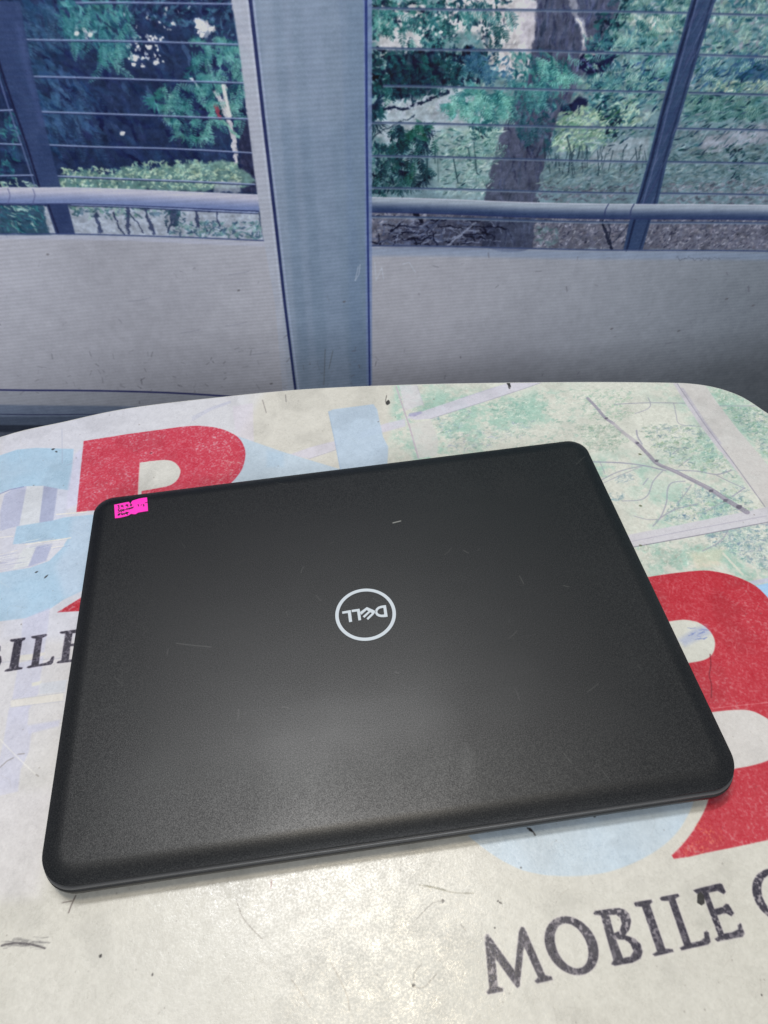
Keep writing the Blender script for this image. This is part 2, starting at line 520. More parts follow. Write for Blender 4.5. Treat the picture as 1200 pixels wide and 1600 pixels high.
    leaves(cv, [(577, 80), (700, 75), (760, 80), (750, 125), (700, 140), (640, 165), (577, 150)], 420, dk + [(28, 38, 66), (26, 40, 66)], L=(8, 18), W=(4, 7), ang=-.6, seed=54)
    cv.poly(smooth([(610, 95), (680, 85), (690, 140), (625, 155)]), (26, 44, 70), .6, soft=.006)
    leaves(cv, [(600, 86), (700, 82), (696, 140), (620, 158)], 90, dk, L=(8, 16), W=(4, 6), ang=-.8, seed=541)
    leaves(cv, [(740, 75), (790, 90), (810, 120), (760, 130), (720, 110)], 90, [(70, 112, 140), (52, 90, 120), (90, 140, 150)], L=(7, 15), W=(3, 5), seed=55)
    sprays(cv, [(690, 140), (760, 120), (800, 150), (795, 185), (740, 195), (690, 185)], 36, [(72, 140, 138), (98, 164, 152), (50, 116, 120), (126, 178, 164)], seed=56)
    sprays(cv, [(577, 150), (600, 160), (600, 200), (577, 210)], 8, dk, seed=57)
    sprays(cv, [(610, 190), (680, 195), (670, 290), (620, 295), (600, 240)], 44, dk + [(42, 104, 92), (60, 122, 104)], seed=58)
    leaves(cv, [(577, 230), (610, 230), (620, 305), (577, 305)], 90, dk + [(90, 140, 130)], L=(8, 20), W=(3, 5), ang=-1.2, seed=59)
    leaves(cv, [(735, 195), (775, 200), (740, 230)], 24, dk, L=(7, 14), W=(3, 5), seed=60)
    cv.line(smooth([(604, 174), (650, 165), (700, 146)], False), 4, (30, 40, 70), .85)
    cv.line(smooth([(577, 225), (600, 205), (650, 180)], False), 1.5, (40, 60, 80), .85)
    # the big trunk
    tr = smooth([(834, 0), (838, -60), (960, -60), (968, 0), (938, 60), (912, 110), (890, 155), (868, 190), (851, 247), (838, 310), (831, 386), (762, 387), (757, 330), (764, 280), (778, 225), (790, 195), (806, 160), (822, 120), (832, 60)])
    cv.poly(tr, (96, 99, 120), .97, soft=.0018)
    leaves(cv, [(836, 0), (960, 0), (905, 110), (865, 180), (835, 385), (765, 385), (790, 200), (825, 130)], 320, [(104, 106, 134), (62, 66, 98), (88, 96, 128), (70, 82, 104)], L=(14, 34), W=(2, 4.5), ang=-1.5, spread=.3, seed=61, alpha=(.3, .7))
    cv.poly([(815, 0), (838, 0), (834, 60), (822, 115), (806, 120), (812, 60)], (198, 188, 190), .9, soft=.003)
    cv.line(smooth([(893, 0), (902, 30), (912, 50), (908, 90)], False), 8, (168, 166, 176), .8, soft=.0015)
    cv.line(smooth([(902, 30), (912, 50), (910, 70)], False), 3, (214, 208, 204), .8)
    cv.line(smooth([(985, -10), (965, 20), (940, 60), (905, 105)], False), 3.5, (40, 60, 84), .85)
    leaves(cv, [(962, 0), (1080, 0), (1070, 60), (990, 60), (975, 20)], 160, [(60, 112, 118), (120, 158, 146), (170, 184, 166), (40, 84, 98)], L=(7, 16), W=(3, 5), seed=62)
    leaves(cv, [(975, 25), (1060, 25), (1050, 48), (985, 52)], 50, [(196, 200, 186), (150, 176, 160)], L=(8, 16), W=(4, 7), ang=0, seed=621)
    leaves(cv, [(930, 20), (985, 20), (970, 70), (930, 70)], 70, dk + [(70, 130, 130)], L=(7, 14), W=(3, 5), seed=63)
    cv.poly(smooth([(908, 85), (960, 78), (945, 112), (912, 118)]), (32, 34, 76), .85, soft=.003)
    cv.line([(915, 87), (960, 80)], 3.5, (206, 190, 178), .8)
    cv.line(smooth([(900, 112), (912, 90), (930, 118)], False), 2, (120, 130, 165), .8)
    # fronds right of the trunk
    for i, (y0, y1) in enumerate([(60, 40), (72, 60), (88, 70), (110, 80), (125, 95), (140, 110), (160, 125)]):
        r = np.random.default_rng(600 + i)
        for k in range(34):
            x = 915 + k * 4.6 + r.normal(0, 2)
            y = y0 + (y1 - y0) * k / 34 + r.normal(0, 3)
            cv.dab(x, y, r.uniform(10, 16), 3, -.9 + r.normal(0, .2), np.array([(120, 166, 156), (86, 140, 146), (156, 186, 168), (60, 108, 124)][r.integers(4)]), .8, cv.mm((980, 100)))
    leaves(cv, [(990, 95), (1050, 85), (1040, 130), (1000, 130)], 30, [(56, 86, 134), (80, 110, 150)], L=(8, 18), W=(3, 6), ang=.8, spread=.5, seed=64)
    leaves(cv, [(800, 84), (890, 86), (885, 130), (868, 170), (830, 180), (800, 150)], 240, [(62, 128, 130), (86, 152, 146), (44, 98, 112), (110, 168, 158)], L=(7, 16), W=(3, 5), ang=-.9, spread=.7, seed=65)
    leaves(cv, [(800, 140), (870, 150), (862, 240), (805, 235), (800, 190)], 120, [(48, 92, 108), (64, 112, 120), (84, 96, 124)], L=(8, 18), W=(3, 5), ang=-1.2, seed=66)
    cv.poly(smooth([(876, 170), (900, 155), (918, 160), (905, 176), (880, 182)]), (30, 36, 76), .85, soft=.003)
    leaves(cv, [(905, 120), (1035, 110), (1030, 160), (925, 175)], 230, [(74, 130, 138), (110, 158, 152), (52, 98, 116), (140, 176, 160)], L=(7, 16), W=(3, 5), ang=.4, spread=.7, seed=67)
    leaves(cv, [(930, 150), (950, 150), (945, 180), (935, 182)], 20, dk, L=(7, 14), W=(4, 6), seed=671)
    leaves(cv, [(872, 180), (920, 165), (945, 185), (960, 200), (930, 232), (862, 236)], 260, [(168, 194, 158), (190, 208, 170), (116, 160, 132), (142, 178, 146)], L=(7, 14), W=(3, 5), ang=.2, spread=.6, seed=68)
    leaves(cv, [(958, 158), (1000, 158), (1000, 195), (962, 200)], 90, [(180, 200, 170), (150, 182, 160), (90, 138, 134)], L=(7, 13), W=(3, 5), seed=69)
    leaves(cv, [(945, 180), (965, 165), (968, 215), (948, 225)], 40, dk + [(60, 110, 90)], L=(7, 14), W=(3, 5), seed=70)
    cv.poly([(945, 222), (1015, 215), (1008, 250), (935, 262), (905, 262)], (166, 172, 172), .7, soft=.005)
    for x in (882, 893, 912, 938, 972, 996):
        cv.line([(x + 4, 228), (x - 4, 272)], 2.4, (60, 84, 96), .7)
    leaves(cv, [(850, 262), (1000, 250), (990, 300), (842, 300)], 260, [(112, 144, 142), (92, 126, 130), (140, 164, 152), (120, 136, 136)], L=(10, 22), W=(2, 4), ang=.35, spread=.4, seed=71)
    leaves(cv, [(842, 292), (990, 288), (988, 314), (840, 314)], 120, [(128, 124, 134), (98, 104, 118), (150, 146, 148)], L=(6, 12), W=(2, 4), ang=0, spread=.8, seed=72)
    # right of the pole
    leaves(cv, [(1110, 0), (1200, 0), (1200, 90), (1095, 85)], 260, [(132, 166, 154), (88, 136, 138), (166, 186, 168), (60, 108, 122), (150, 150, 158)], L=(7, 15), W=(3, 5), seed=73)
    leaves(cv, [(1095, 85), (1200, 90), (1200, 140), (1080, 140)], 240, [(96, 138, 148), (70, 112, 134), (128, 160, 158), (64, 100, 136)], L=(8, 18), W=(3, 5), ang=.7, spread=.5, seed=74)
    cv.poly(smooth([(1150, 88), (1200, 92), (1200, 126), (1160, 124)]), (60, 96, 136), .6, soft=.005)
    leaves(cv, [(1100, 130), (1200, 126), (1200, 142), (1110, 145)], 60, [(186, 196, 168), (140, 168, 150)], L=(6, 12), W=(3, 5), seed=75)
    leaves(cv, [(1075, 145), (1200, 148), (1200, 185), (1065, 192)], 260, [(92, 138, 132), (72, 118, 122), (128, 162, 150)], L=(10, 22), W=(2.5, 4.5), ang=.3, spread=.4, seed=76)
    cv.poly([(1100, 215), (1160, 200), (1200, 192), (1200, 222), (1130, 238), (1090, 240)], (172, 166, 172), .75, soft=.006)
    leaves(cv, [(1060, 190), (1200, 190), (1200, 240), (1045, 245)], 130, [(120, 140, 146), (150, 160, 160), (92, 118, 128)], L=(8, 18), W=(2, 4), ang=.5, spread=.5, seed=77)
    leaves(cv, [(1045, 235), (1200, 225), (1200, 290), (1035, 292)], 330, [(104, 136, 134), (86, 122, 126), (130, 152, 146)], L=(8, 18), W=(2.5, 4), ang=.1, spread=.5, seed=78)
    leaves(cv, [(1135, 230), (1160, 235), (1155, 285), (1145, 285)], 26, dk, L=(6, 12), W=(3, 4), seed=79)
    leaves(cv, [(1035, 285), (1200, 282), (1200, 320), (1028, 318)], 220, [(136, 130, 138), (106, 110, 122), (156, 150, 150)], L=(6, 13), W=(2, 4), ang=0, spread=.7, seed=80)
    # leaf litter under the rail
    cv.poly([(577, 330), (1200, 342), (1200, 391), (577, 386)], (122, 118, 130), 1, soft=.002)
    leaves(cv, [(577, 336), (1200, 344), (1200, 389), (577, 385)], 2000, [(150, 140, 146), (104, 102, 120), (172, 162, 162), (84, 84, 108), (136, 124, 132)], L=(4, 9), W=(2, 4), ang=0, spread=1.5, seed=81)
    cv.poly(tr[int(len(tr) * .40):int(len(tr) * .72)], (70, 78, 108), .0)
    cv.poly([(760, 338), (838, 340), (830, 388), (752, 388)], (88, 94, 120), .95, soft=.0015)
    leaves(cv, M(762, 342, 832, 386), 40, [(96, 104, 134), (58, 64, 96)], L=(12, 26), W=(2, 4), ang=-1.4, spread=.3, seed=82, alpha=(.3, .7))
    cv.poly(smooth([(600, 386), (640, 350), (700, 343), (762, 343), (772, 388)]), (66, 70, 98), .6, soft=.012)
    r = np.random.default_rng(83)
    for k in range(120):
        x, y = r.uniform(590, 768), r.uniform(344, 384)
        a = r.uniform(-.2, 3.3); l = r.uniform(12, 40)
        cv.line([(x, y), (x + l * math.cos(a), min(y + abs(l * math.sin(a)) * .6, 385))], r.uniform(1.2, 3), [(134, 138, 160), (96, 104, 136), (34, 38, 70)][k % 3], .8)
    cv.line([(648, 334), (660, 348)], 5, (34, 36, 64), .9)
    cv.line([(700, 386), (740, 350)], 3.5, (150, 152, 170), .8)
    cv.line(smooth([(940, 346), (944, 362), (955, 388)], False), 4, (50, 56, 84), .9)
    cv.line(smooth([(950, 370), (952, 352), (948, 346)], False), 3, (60, 66, 92), .8)
    cv.line([(957, 378), (980, 350)], 2, (70, 76, 104), .8)
    leaves(cv, M(835, 350, 870, 384), 50, [(100, 128, 128), (124, 144, 140)], L=(6, 12), W=(2, 4), seed=84)
    mk = cv.mask([rw], .002)
    cv.fray(full, .0032, 12, 511, mk, .20)
    tl = [(60, 128, 130), (88, 156, 148), (44, 104, 112), (116, 178, 164)]
    dk2 = [(30, 74, 88), (40, 92, 96), (26, 54, 76), (52, 112, 108)]
    for (pl, n, cols, a_, sp_, sd_) in [
        ([(580, 10), (640, 5), (700, 8), (700, 50), (640, 70), (600, 60)], 30, dk2 + tl, -1.2, .8, 711),
        ([(700, 0), (800, 0), (800, 24), (720, 30)], 14, tl, -1.1, .8, 712),
        ([(765, 20), (790, 24), (782, 70), (766, 76)], 7, dk2, -1.5, .4, 713),
        ([(580, 90), (700, 80), (730, 100), (690, 130), (600, 140)], 36, dk2, -1.2, .8, 714),
        ([(700, 85), (760, 82), (800, 118), (760, 126)], 14, [(64, 106, 134), (82, 130, 146)], -1.0, .8, 715),
        ([(690, 150), (700, 140), (760, 128), (800, 140), (796, 176), (740, 186)], 26, tl + [(132, 186, 168)], -1.3, .8, 716),
        ([(610, 195), (670, 195), (690, 230), (610, 235)], 14, dk2 + [(48, 112, 96)], -1.5, .5, 717),
        ([(620, 235), (665, 235), (660, 275), (625, 275)], 12, dk2 + [(48, 112, 96)], -1.5, .5, 718),
        ([(580, 235), (600, 235), (600, 285), (580, 285)], 6, dk2, -1.5, .5, 719),
        ([(822, 84), (890, 86), (892, 112), (870, 130), (830, 125)], 20, tl, -1.2, .9, 720),
        ([(790, 120), (880, 120), (872, 165), (800, 165)], 26, [(56, 114, 124), (74, 134, 136), (96, 156, 150)], -1.3, .8, 721),
        ([(810, 165), (860, 165), (850, 200), (815, 205)], 10, [(52, 96, 112), (66, 112, 120)], -1.4, .6, 722),
        ([(930, 10), (1070, 0), (1060, 50), (960, 60)], 20, [(70, 126, 124), (130, 168, 150), (50, 98, 108)], .3, 1.2, 723),
        ([(910, 70), (1050, 60), (1040, 130), (920, 150)], 44, [(120, 168, 160), (90, 148, 148), (158, 190, 172), (64, 116, 128)], .5, .5, 724),
        ([(1100, 10), (1200, 10), (1200, 120), (1085, 120)], 34, [(120, 160, 150), (92, 140, 144), (160, 188, 168)], .5, .9, 725),
        ([(1070, 150), (1200, 150), (1200, 190), (1062, 190)], 22, [(92, 140, 130), (130, 166, 148)], .3, .6, 726),
        ([(700, 225), (770, 215), (765, 280), (695, 290)], 18, [(120, 166, 150), (160, 192, 166)], .4, .6, 727),
    ]:
        fronds(cv, pl, n, cols, L=(20, 36), leaf=(6, 9), ang=a_, spread=sp_, seed=sd_, w=2.2)
    leaves(cv, [(640, 20), (700, 20), (760, 40), (830, 20), (820, 100), (770, 110), (740, 60), (650, 70)], 40, [(216, 210, 204)], L=(4, 9), W=(3, 5), seed=730, alpha=(.7, 1))
    leaves(cv, [(590, 160), (700, 150), (690, 185), (600, 190)], 30, [(186, 190, 196)], L=(5, 10), W=(3, 5), seed=731, alpha=(.5, .9))
    leaves(cv, [(870, 178), (1000, 165), (990, 205), (930, 235), (862, 238)], 160, [(190, 208, 176), (160, 192, 156), (110, 150, 120)], L=(5, 10), W=(2, 3.2), ang=.3, spread=.8, seed=732)
    leaves(cv, [(690, 210), (790, 205), (770, 300), (690, 300)], 110, [(196, 208, 190), (120, 160, 150)], L=(5, 11), W=(1.6, 2.6), ang=.3, spread=.6, seed=733)
    leaves(cv, [(905, 60), (1050, 60), (1020, 200), (950, 235), (930, 170)], 150, dk2 + [(36, 60, 96)], L=(6, 14), W=(2, 3.6), ang=.6, spread=.7, seed=735, alpha=(.4, .9))
    leaves(cv, [(1090, 60), (1200, 60), (1200, 250), (1050, 250)], 170, dk2 + [(40, 66, 104)], L=(6, 14), W=(2, 3.4), ang=.4, spread=.6, seed=736, alpha=(.4, .85))
    leaves(cv, [(690, 215), (770, 215), (760, 300), (690, 300)], 60, dk2, L=(6, 12), W=(1.6, 3), ang=.2, spread=.8, seed=737, alpha=(.4, .8))
    fronds(cv, [(830, 84), (895, 86), (890, 120), (840, 125)], 10, [(110, 176, 160), (128, 190, 170)], L=(20, 34), leaf=(6, 9), ang=-1.2, spread=1.0, seed=738, w=2.0)
    fronds(cv, [(690, 145), (780, 130), (790, 165), (700, 175)], 12, [(110, 178, 160), (132, 194, 172)], L=(20, 34), leaf=(6, 9), ang=-1.3, spread=.8, seed=739, w=2.0)
    r = np.random.default_rng(740)
    for k in range(26):
        x = r.uniform(845, 1010); y = r.uniform(212, 250)
        cv.line([(x, y), (x + r.normal(0, 5), y + r.uniform(14, 34))], r.uniform(1.2, 2.6), (56, 80, 92), r.uniform(.4, .85))
    for k in range(14):
        x = r.uniform(590, 760); y = r.uniform(225, 255)
        cv.line([(x, y), (x + r.normal(0, 5), y + r.uniform(20, 50))], r.uniform(1.2, 2.4), (50, 84, 92), r.uniform(.4, .8))
    leaves(cv, [(850, 240), (1200, 235), (1200, 300), (842, 305)], 420, [(150, 168, 160), (84, 116, 122), (120, 146, 138)], L=(5, 11), W=(1.4, 2.4), ang=.2, spread=.7, seed=734)
    cv.a += (desat(np.clip((cv.a - .45) * 1.26 + .38, .05, 1), .16) - cv.a) * mk[..., None]
    # the printed greens are faded towards blue grey, most of all near the ground
    kk = (mk * (.12 + .38 * np.clip((.10 - Zz) / .12, 0, 1)))[..., None]
    cv.a += (desat(cv.a, .8) * np.array([.90, .92, 1.0], np.float32) - cv.a) * kk
    rw_ = [[(577, 13), (700, 15), (833, 15), (960, 17), (1082, 20)], [(1112, 21), (1200, 23), (1300, 24)], [(577, 76), (700, 78), (830, 78), (940, 81), (1060, 84)], [(1093, 85), (1200, 88), (1300, 89)],
           [(600, 135), (800, 138), (1040, 143)], [(1076, 144), (1200, 147), (1300, 148)], [(577, 193), (800, 196), (1022, 199)], [(1056, 200), (1200, 202), (1300, 203)],
           [(577, 245), (800, 248), (1010, 252)], [(1042, 252), (1200, 254), (1300, 255)], [(577, 295), (800, 298), (995, 301)], [(1030, 301), (1200, 303), (1300, 304)],
           [(577, 340), (800, 344), (980, 346), (1200, 347), (1300, 348)]]
    wires(rw_, (60, 76, 108), (116, 130, 150), 2.5)
    pr = [(1064, -60), (1104 + 30, -60), (1118, 0), (1092, 83), (1067, 167), (1043, 247), (1027, 317), (1015, 347), (1003, 390), (973, 390), (982, 347), (993, 317), (1013, 247), (1033, 167), (1057, 83), (1080, 0), (1096, -60)][3 - 1:]
    cv.poly(pr, (46, 64, 98), .98, soft=.0012, mod=.85 + .2 * n2)
    cv.line([(1086, 0), (1062, 83), (1038, 167), (1018, 247), (998, 317), (978, 390)], 4, (22, 32, 62), .9)
    cv.line([(1090, 0), (1067, 83), (1044, 167), (1024, 247), (1004, 317)], 2.5, (96, 106, 142), .6)
    cv.line([(1112, 0), (1087, 83), (1062, 167), (1038, 247), (1022, 317), (998, 390)], 3, (26, 38, 68), .7)
    leaves(cv, [(1085, 0), (1115, 0), (1025, 317), (1000, 317)], 90, [(80, 92, 126), (50, 58, 94)], L=(16, 36), W=(1.5, 3), ang=-1.85 + .0, spread=.06, seed=85, alpha=(.3, .6))
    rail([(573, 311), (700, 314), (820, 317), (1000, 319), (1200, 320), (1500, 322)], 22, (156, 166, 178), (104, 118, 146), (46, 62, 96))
    for x in (944, 984):
        cv.line(smooth([(x + 6, 318), (x + 1, 328), (x, 341)], False), 2, (44, 54, 92), .8)
    cv.line(smooth([(577, 386), (800, 388), (1000, 390), (1200, 391), (1500, 393)], False), 2.2, (56, 68, 104), .9)
    cv.poly([(577, 388), (1200, 393), (1500, 396), (1500, 408), (1200, 405), (577, 402)], (128, 146, 174), .55, soft=.006)

    # ---- post between the windows
    a0, a1 = up((362, 0), (412, 373), top), None
    strip = [S1(362, 0), S1(377, 100), S1(387, 183), S1(397, 267), S1(412, 373), S1(430, 475), S1(442, 615), S1(452, 760), S1(478, 760), S1(462, 612), S1(445, 475), S1(431, 350), S1(412, 187), S1(391, 0), up((391, 0), (412, 187), top), up((362, 0), (387, 183), top)]
    cv.poly(strip, (170, 173, 184), .95, raw=True, soft=.0015)
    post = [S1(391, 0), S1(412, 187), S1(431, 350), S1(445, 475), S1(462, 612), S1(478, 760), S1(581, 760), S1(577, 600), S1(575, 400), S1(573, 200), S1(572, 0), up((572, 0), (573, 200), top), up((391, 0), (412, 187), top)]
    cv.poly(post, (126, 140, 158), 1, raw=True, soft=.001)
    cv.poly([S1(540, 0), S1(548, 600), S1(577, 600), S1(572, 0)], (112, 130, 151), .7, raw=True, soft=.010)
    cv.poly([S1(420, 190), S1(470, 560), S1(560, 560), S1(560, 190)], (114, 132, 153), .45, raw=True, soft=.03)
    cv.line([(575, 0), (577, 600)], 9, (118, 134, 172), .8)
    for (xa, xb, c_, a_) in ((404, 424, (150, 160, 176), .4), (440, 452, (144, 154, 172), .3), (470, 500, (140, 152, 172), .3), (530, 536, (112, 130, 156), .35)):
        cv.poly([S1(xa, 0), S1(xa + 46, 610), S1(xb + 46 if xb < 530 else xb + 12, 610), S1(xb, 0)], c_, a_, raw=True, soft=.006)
    dl = [S1(391, 0), S1(412, 187), S1(431, 350), S1(445, 475), S1(462, 612), S1(478, 760)]
    cv.line([(391, 0), (412, 187), (431, 350), (445, 475), (462, 612), (478, 760)], 4.2, (34, 42, 84), .97)
    cv.line([(386, 0), (407, 187), (426, 350), (440, 475)], 3, (190, 194, 208), .5)
    cv.line([(396, 0), (417, 187), (436, 350), (450, 475), (467, 612)], 3, (168, 176, 200), .5)
    cv.line([(572.5, -1), (573.5, 200), (575.5, 400), (578, 620), (581, 760)], 3.2, (40, 54, 110), .97)
    for (p, q, t_) in ((up((391, 0), (412, 187), top), S1(391, 0), .0026), (up((572, 0), (573, 200), top), S1(572.5, 0), .002)):
        d = np.array([q[1] - p[1], p[0] - q[0]]); d = d / np.hypot(*d) * t_ / 1.2
        cv.poly([p + d, q + d, q - d, p - d], (36, 46, 88), raw=True)

    # ---- printed ledge at the foot of the wall, bottom left
    cv.poly([(-500, 600), (0, 608), (200, 612), (330, 616), (400, 622), (500, 640), (500, 760), (-500, 760)], (150, 152, 160), .8, soft=.002)
    cv.poly([(-500, 622), (0, 629), (150, 632), (400, 640), (480, 660), (480, 780), (-500, 780)], (100, 112, 134), .85, soft=.004)
    cv.poly([(-500, 640), (0, 648), (200, 648), (420, 652), (480, 780), (-500, 780)], (76, 86, 104), .85, soft=.003)
    cv.poly([(-500, 656), (0, 661), (200, 661), (480, 668), (480, 780), (-500, 780)], (42, 48, 62), .9, soft=.002)
    cv.poly([(-500, 668), (0, 672), (200, 672), (480, 674), (480, 780), (-500, 780)], (92, 98, 112), .8, soft=.003)
    cv.line(smooth([(-400, 598), (0, 606), (120, 608), (240, 612), (320, 616), (400, 622), (480, 634)], False), 3.6, (46, 50, 96), .95)
    cv.line(smooth([(-400, 638), (0, 644), (100, 645), (300, 646)], False), 2.2, (50, 56, 84), .9)

    # scratches, rub marks and a scribble on the vinyl
    r = np.random.default_rng(90)
    for k in range(150):
        x, y = r.uniform(-100, 1250), r.uniform(395, 640)
        if k > 60:
            x, y = r.uniform(20, 580), r.uniform(540, 610)
        l = r.uniform(2, 9)
        a = r.uniform(0, 3.14)
        cv.line([(x, y), (x + l * math.cos(a), y + l * math.sin(a))], r.uniform(.9, 2), (96, 94, 104), r.uniform(.15, .6))
    for k in range(5):
        x, y = r.uniform(150, 500), r.uniform(420, 560); l = r.uniform(25, 60)
        cv.line(smooth([(x, y), (x + l * .5, y - 2), (x + l, y - l * .18)], False), 1.6, (120, 120, 134), .35)
    s = [(1056, 402)]
    for k in range(34):
        s.append((1056 + k * 2.1 + r.normal(0, 1), 403 + r.normal(0, 2.0)))
    cv.line(smooth(s, False, 4), .9, (70, 74, 88), .5); cv.line([(1122, 402), (1155, 402)], 1, (80, 84, 96), .4)
    for p in ([(560, 418), (555, 440), (561, 430), (563, 415)], [(586, 412), (588, 440), (597, 420), (600, 438)], [(630, 415), (640, 412), (650, 428)], [(508, 545), (506, 600)], [(520, 548), (514, 575)]):
        cv.line(p, 1.3, (190, 196, 206) if p[0][0] > 540 else (90, 92, 96), .6)
    for (x, y) in ((373, 452), (1135, 466), (1060, 516), (955, 512), (75, 396), (1176, 476), (424, 598), (538, 472)):
        cv.dab(x, y, 6, 4, .3, (88, 84, 88), .6)
    # dusty grain of the vinyl
    cv.a += ((n3 - .5) * .05 + (n2 - .5) * .03)[..., None]
    cv.a += r.normal(0, .012, (H, W, 1)).astype(np.float32)
    # the woven backing shows through as close ribs running almost level
    rib = np.sin((Zz + .02 * X + .004 * (n1 - .5)) * 2 * math.pi / .0047)
    cv.a *= (1 + .026 * rib * (.5 + n1))[..., None]
    return cv


# ------------------------------------------------------------------ the print on the table top
def paint_table():
    cv = Canvas(-0.48, 0.40, -0.44, 0.25, 0.00035, on_z, (203, 198, 189))
    H, W = cv.h, cv.w
    n1 = fbm_grid(H, W, 300, 5, 31)
    n2 = fbm_grid(H, W, 40, 4, 32)
    n3 = fbm_grid(H, W, 8, 3, 33)
    nf = fbm_grid(H, W, 3, 2, 34)
    P = cv.poly
    X = np.linspace(cv.x0, cv.x1, W, dtype=np.float32)[None, :]
    Y = np.linspace(cv.y0, cv.y1, H, dtype=np.float32)[:, None]
    # worn white ground, lilac to the left where the old picture shows through
    kl = np.clip((-X - .08) / .12, 0, 1) * np.clip((Y + .12) / .1, 0, 1)
    cv.a += kl[..., None] * np.array([.0, .005, .055], np.float32)
    cv.a += ((n1 - .5))[..., None] * np.array([.05, .05, .07], np.float32)

    lil = (190, 190, 216)
    A = lambda pts: Z(0, 600, 3, pts)          # crop at upper left
    B = lambda pts: Z(0, 950, 5.3333, pts)     # crop at the left edge
    C = lambda pts: Z(900, 600, 4, pts)        # crop at upper right
    D = lambda pts: Z(900, 850, 4, pts)        # crop right of the laptop
    E_ = lambda pts: Z(700, 1200, 2.4, pts)    # crop at lower right
    F = lambda pts: Z(600, 580, 4, pts)        # crop at the far edge
    G = lambda pts: Z(300, 580, 3, pts)

    # faded picture: far part, cream with a lilac beam
    P([(0, 1000), (0, 680), (300, 610), (420, 600), (360, 700), (120, 1000)], (208, 208, 224), .6, soft=.01)
    P([(380, 600), (640, 585), (650, 760), (440, 760)], (210, 205, 198), .4, soft=.012)
    P(G([(190, 165), (285, 150), (290, 340), (205, 305)]), (210, 202, 214), .7, soft=.001)
    for k in range(4):
        cv.line(G([(0, 215 + k * 6), (90, 170 + k * 4), (180, 140 + k * 3)]), 1.2, (170, 172, 204), .45)
    # faded greenery to the right
    green = [(600, 760), (618, 590), (800, 570), (1230, 560), (1330, 700), (1330, 900), (1200, 940), (1020, 905), (940, 800)]
    P(green, (210, 209, 200), .95, soft=.004)
    grn = np.clip((n2 * .6 + n3 * .4 - .40) * 4.5, 0, 1)
    patch = np.clip((fbm_grid(H, W, 110, 3, 35, stretch=1.8) - .40) * 3.6, 0, 1)
    P(green, (140, 180, 166), .7, soft=.01, mod=grn * patch)
    for (poly, n, cols, sd) in [
        ([(800, 620), (900, 605), (900, 700), (800, 715)], 160, [(120, 180, 160), (150, 200, 180), (180, 206, 190)], 1),
        (F([(310, 300), (380, 280), (560, 230), (500, 330), (440, 420), (330, 400)]), 120, [(140, 190, 170), (150, 180, 196), (176, 200, 180)], 2),
        (F([(650, 190), (900, 180), (910, 290), (700, 300)]), 90, [(120, 184, 160), (140, 190, 176)], 3),
        (F([(700, 330), (940, 310), (900, 400), (640, 480), (400, 500), (400, 420)]), 160, [(140, 190, 170), (158, 176, 200), (170, 190, 180)], 4),
        (C([(0, 40), (350, 30), (350, 200), (180, 260), (20, 200)]), 180, [(134, 190, 170), (150, 200, 160), (180, 206, 190)], 5),
        (C([(0, 250), (250, 260), (330, 350), (240, 420), (60, 410)]), 200, [(140, 184, 160), (120, 170, 150), (170, 200, 170)], 6),
        (C([(400, 250), (760, 260), (900, 430), (1010, 600), (860, 560), (600, 500), (470, 400)]), 420, [(116, 160, 150), (140, 180, 150), (120, 150, 170), (160, 196, 150)], 7),
        (C([(700, 640), (860, 660), (1060, 640), (1130, 780), (1000, 820), (760, 840), (560, 860), (560, 790)]), 300, [(120, 160, 170), (100, 140, 166), (150, 190, 150)], 8),
        (C([(220, 570), (360, 570), (360, 620), (250, 620)]), 40, [(150, 180, 190)], 9),
        (C([(200, 690), (300, 690), (290, 730), (220, 740)]), 30, [(140, 180, 190)], 91),
        (C([(930, 150), (1300, 130), (1300, 540), (1180, 440), (1000, 240)]), 420, [(104, 160, 150), (124, 180, 130), (140, 186, 160), (120, 150, 170)], 10),
        (C([(860, 30), (1100, 30), (1180, 120), (900, 120)]), 130, [(150, 196, 170), (180, 206, 180)], 11),
        (C([(780, 900), (1200, 870), (1300, 900), (1300, 1150), (1160, 1170), (980, 1060), (820, 1000)]), 520, [(110, 160, 166), (90, 140, 160), (140, 180, 170), (126, 150, 180)], 12),
        (C([(380, 1020), (800, 960), (860, 1040), (800, 1120), (420, 1150)]), 120, [(170, 190, 176), (190, 200, 180)], 13),
    ]:
        cols = [tuple(np.array(c) * .86 + np.array((6, 0, 4))) for c in cols]
        leaves(cv, poly, int(n * 1.6), cols, L=(5, 15), W=(1.2, 3.2), ang=.35, spread=.8, alpha=(.14, .5), seed=100 + sd, jit=8)
        leaves(cv, poly, int(n * .8), [(228, 226, 216)], L=(5, 13), W=(.9, 1.8), ang=.4, spread=.8, alpha=(.25, .75), seed=200 + sd, jit=4)
    mk = cv.mask([cv.S(green)], .004)
    cv.fray(cv.window((-.05, -.02), (.40, .25), 0), .0022, 8, 521, mk, .07)
    P(C([(700, 1060), (930, 1020), (900, 1130), (760, 1160)]), (222, 206, 182), .5, soft=.006)
    # lilac beam and uprights of the faded picture
    P(F([(130, 290), (230, 255), (480, 170), (700, 98), (780, 72), (1010, 62), (860, 115), (600, 200), (290, 298), (200, 304)]), (203, 198, 212), .9, soft=.0008)
    P(F([(150, 280), (160, 265), (230, 250), (240, 262), (190, 285)]), (164, 160, 194), .8, soft=.001)
    cv.line(F([(290, 298), (600, 200), (860, 115), (1000, 66)]), 1.6, (164, 160, 176), .7)
    cv.line(F([(480, 172), (700, 100)]), 1.4, (176, 172, 198), .5)
    P(F([(-150, 385), (0, 330), (130, 298), (135, 345), (0, 382), (-150, 420)]), (204, 198, 214), .8, soft=.001)
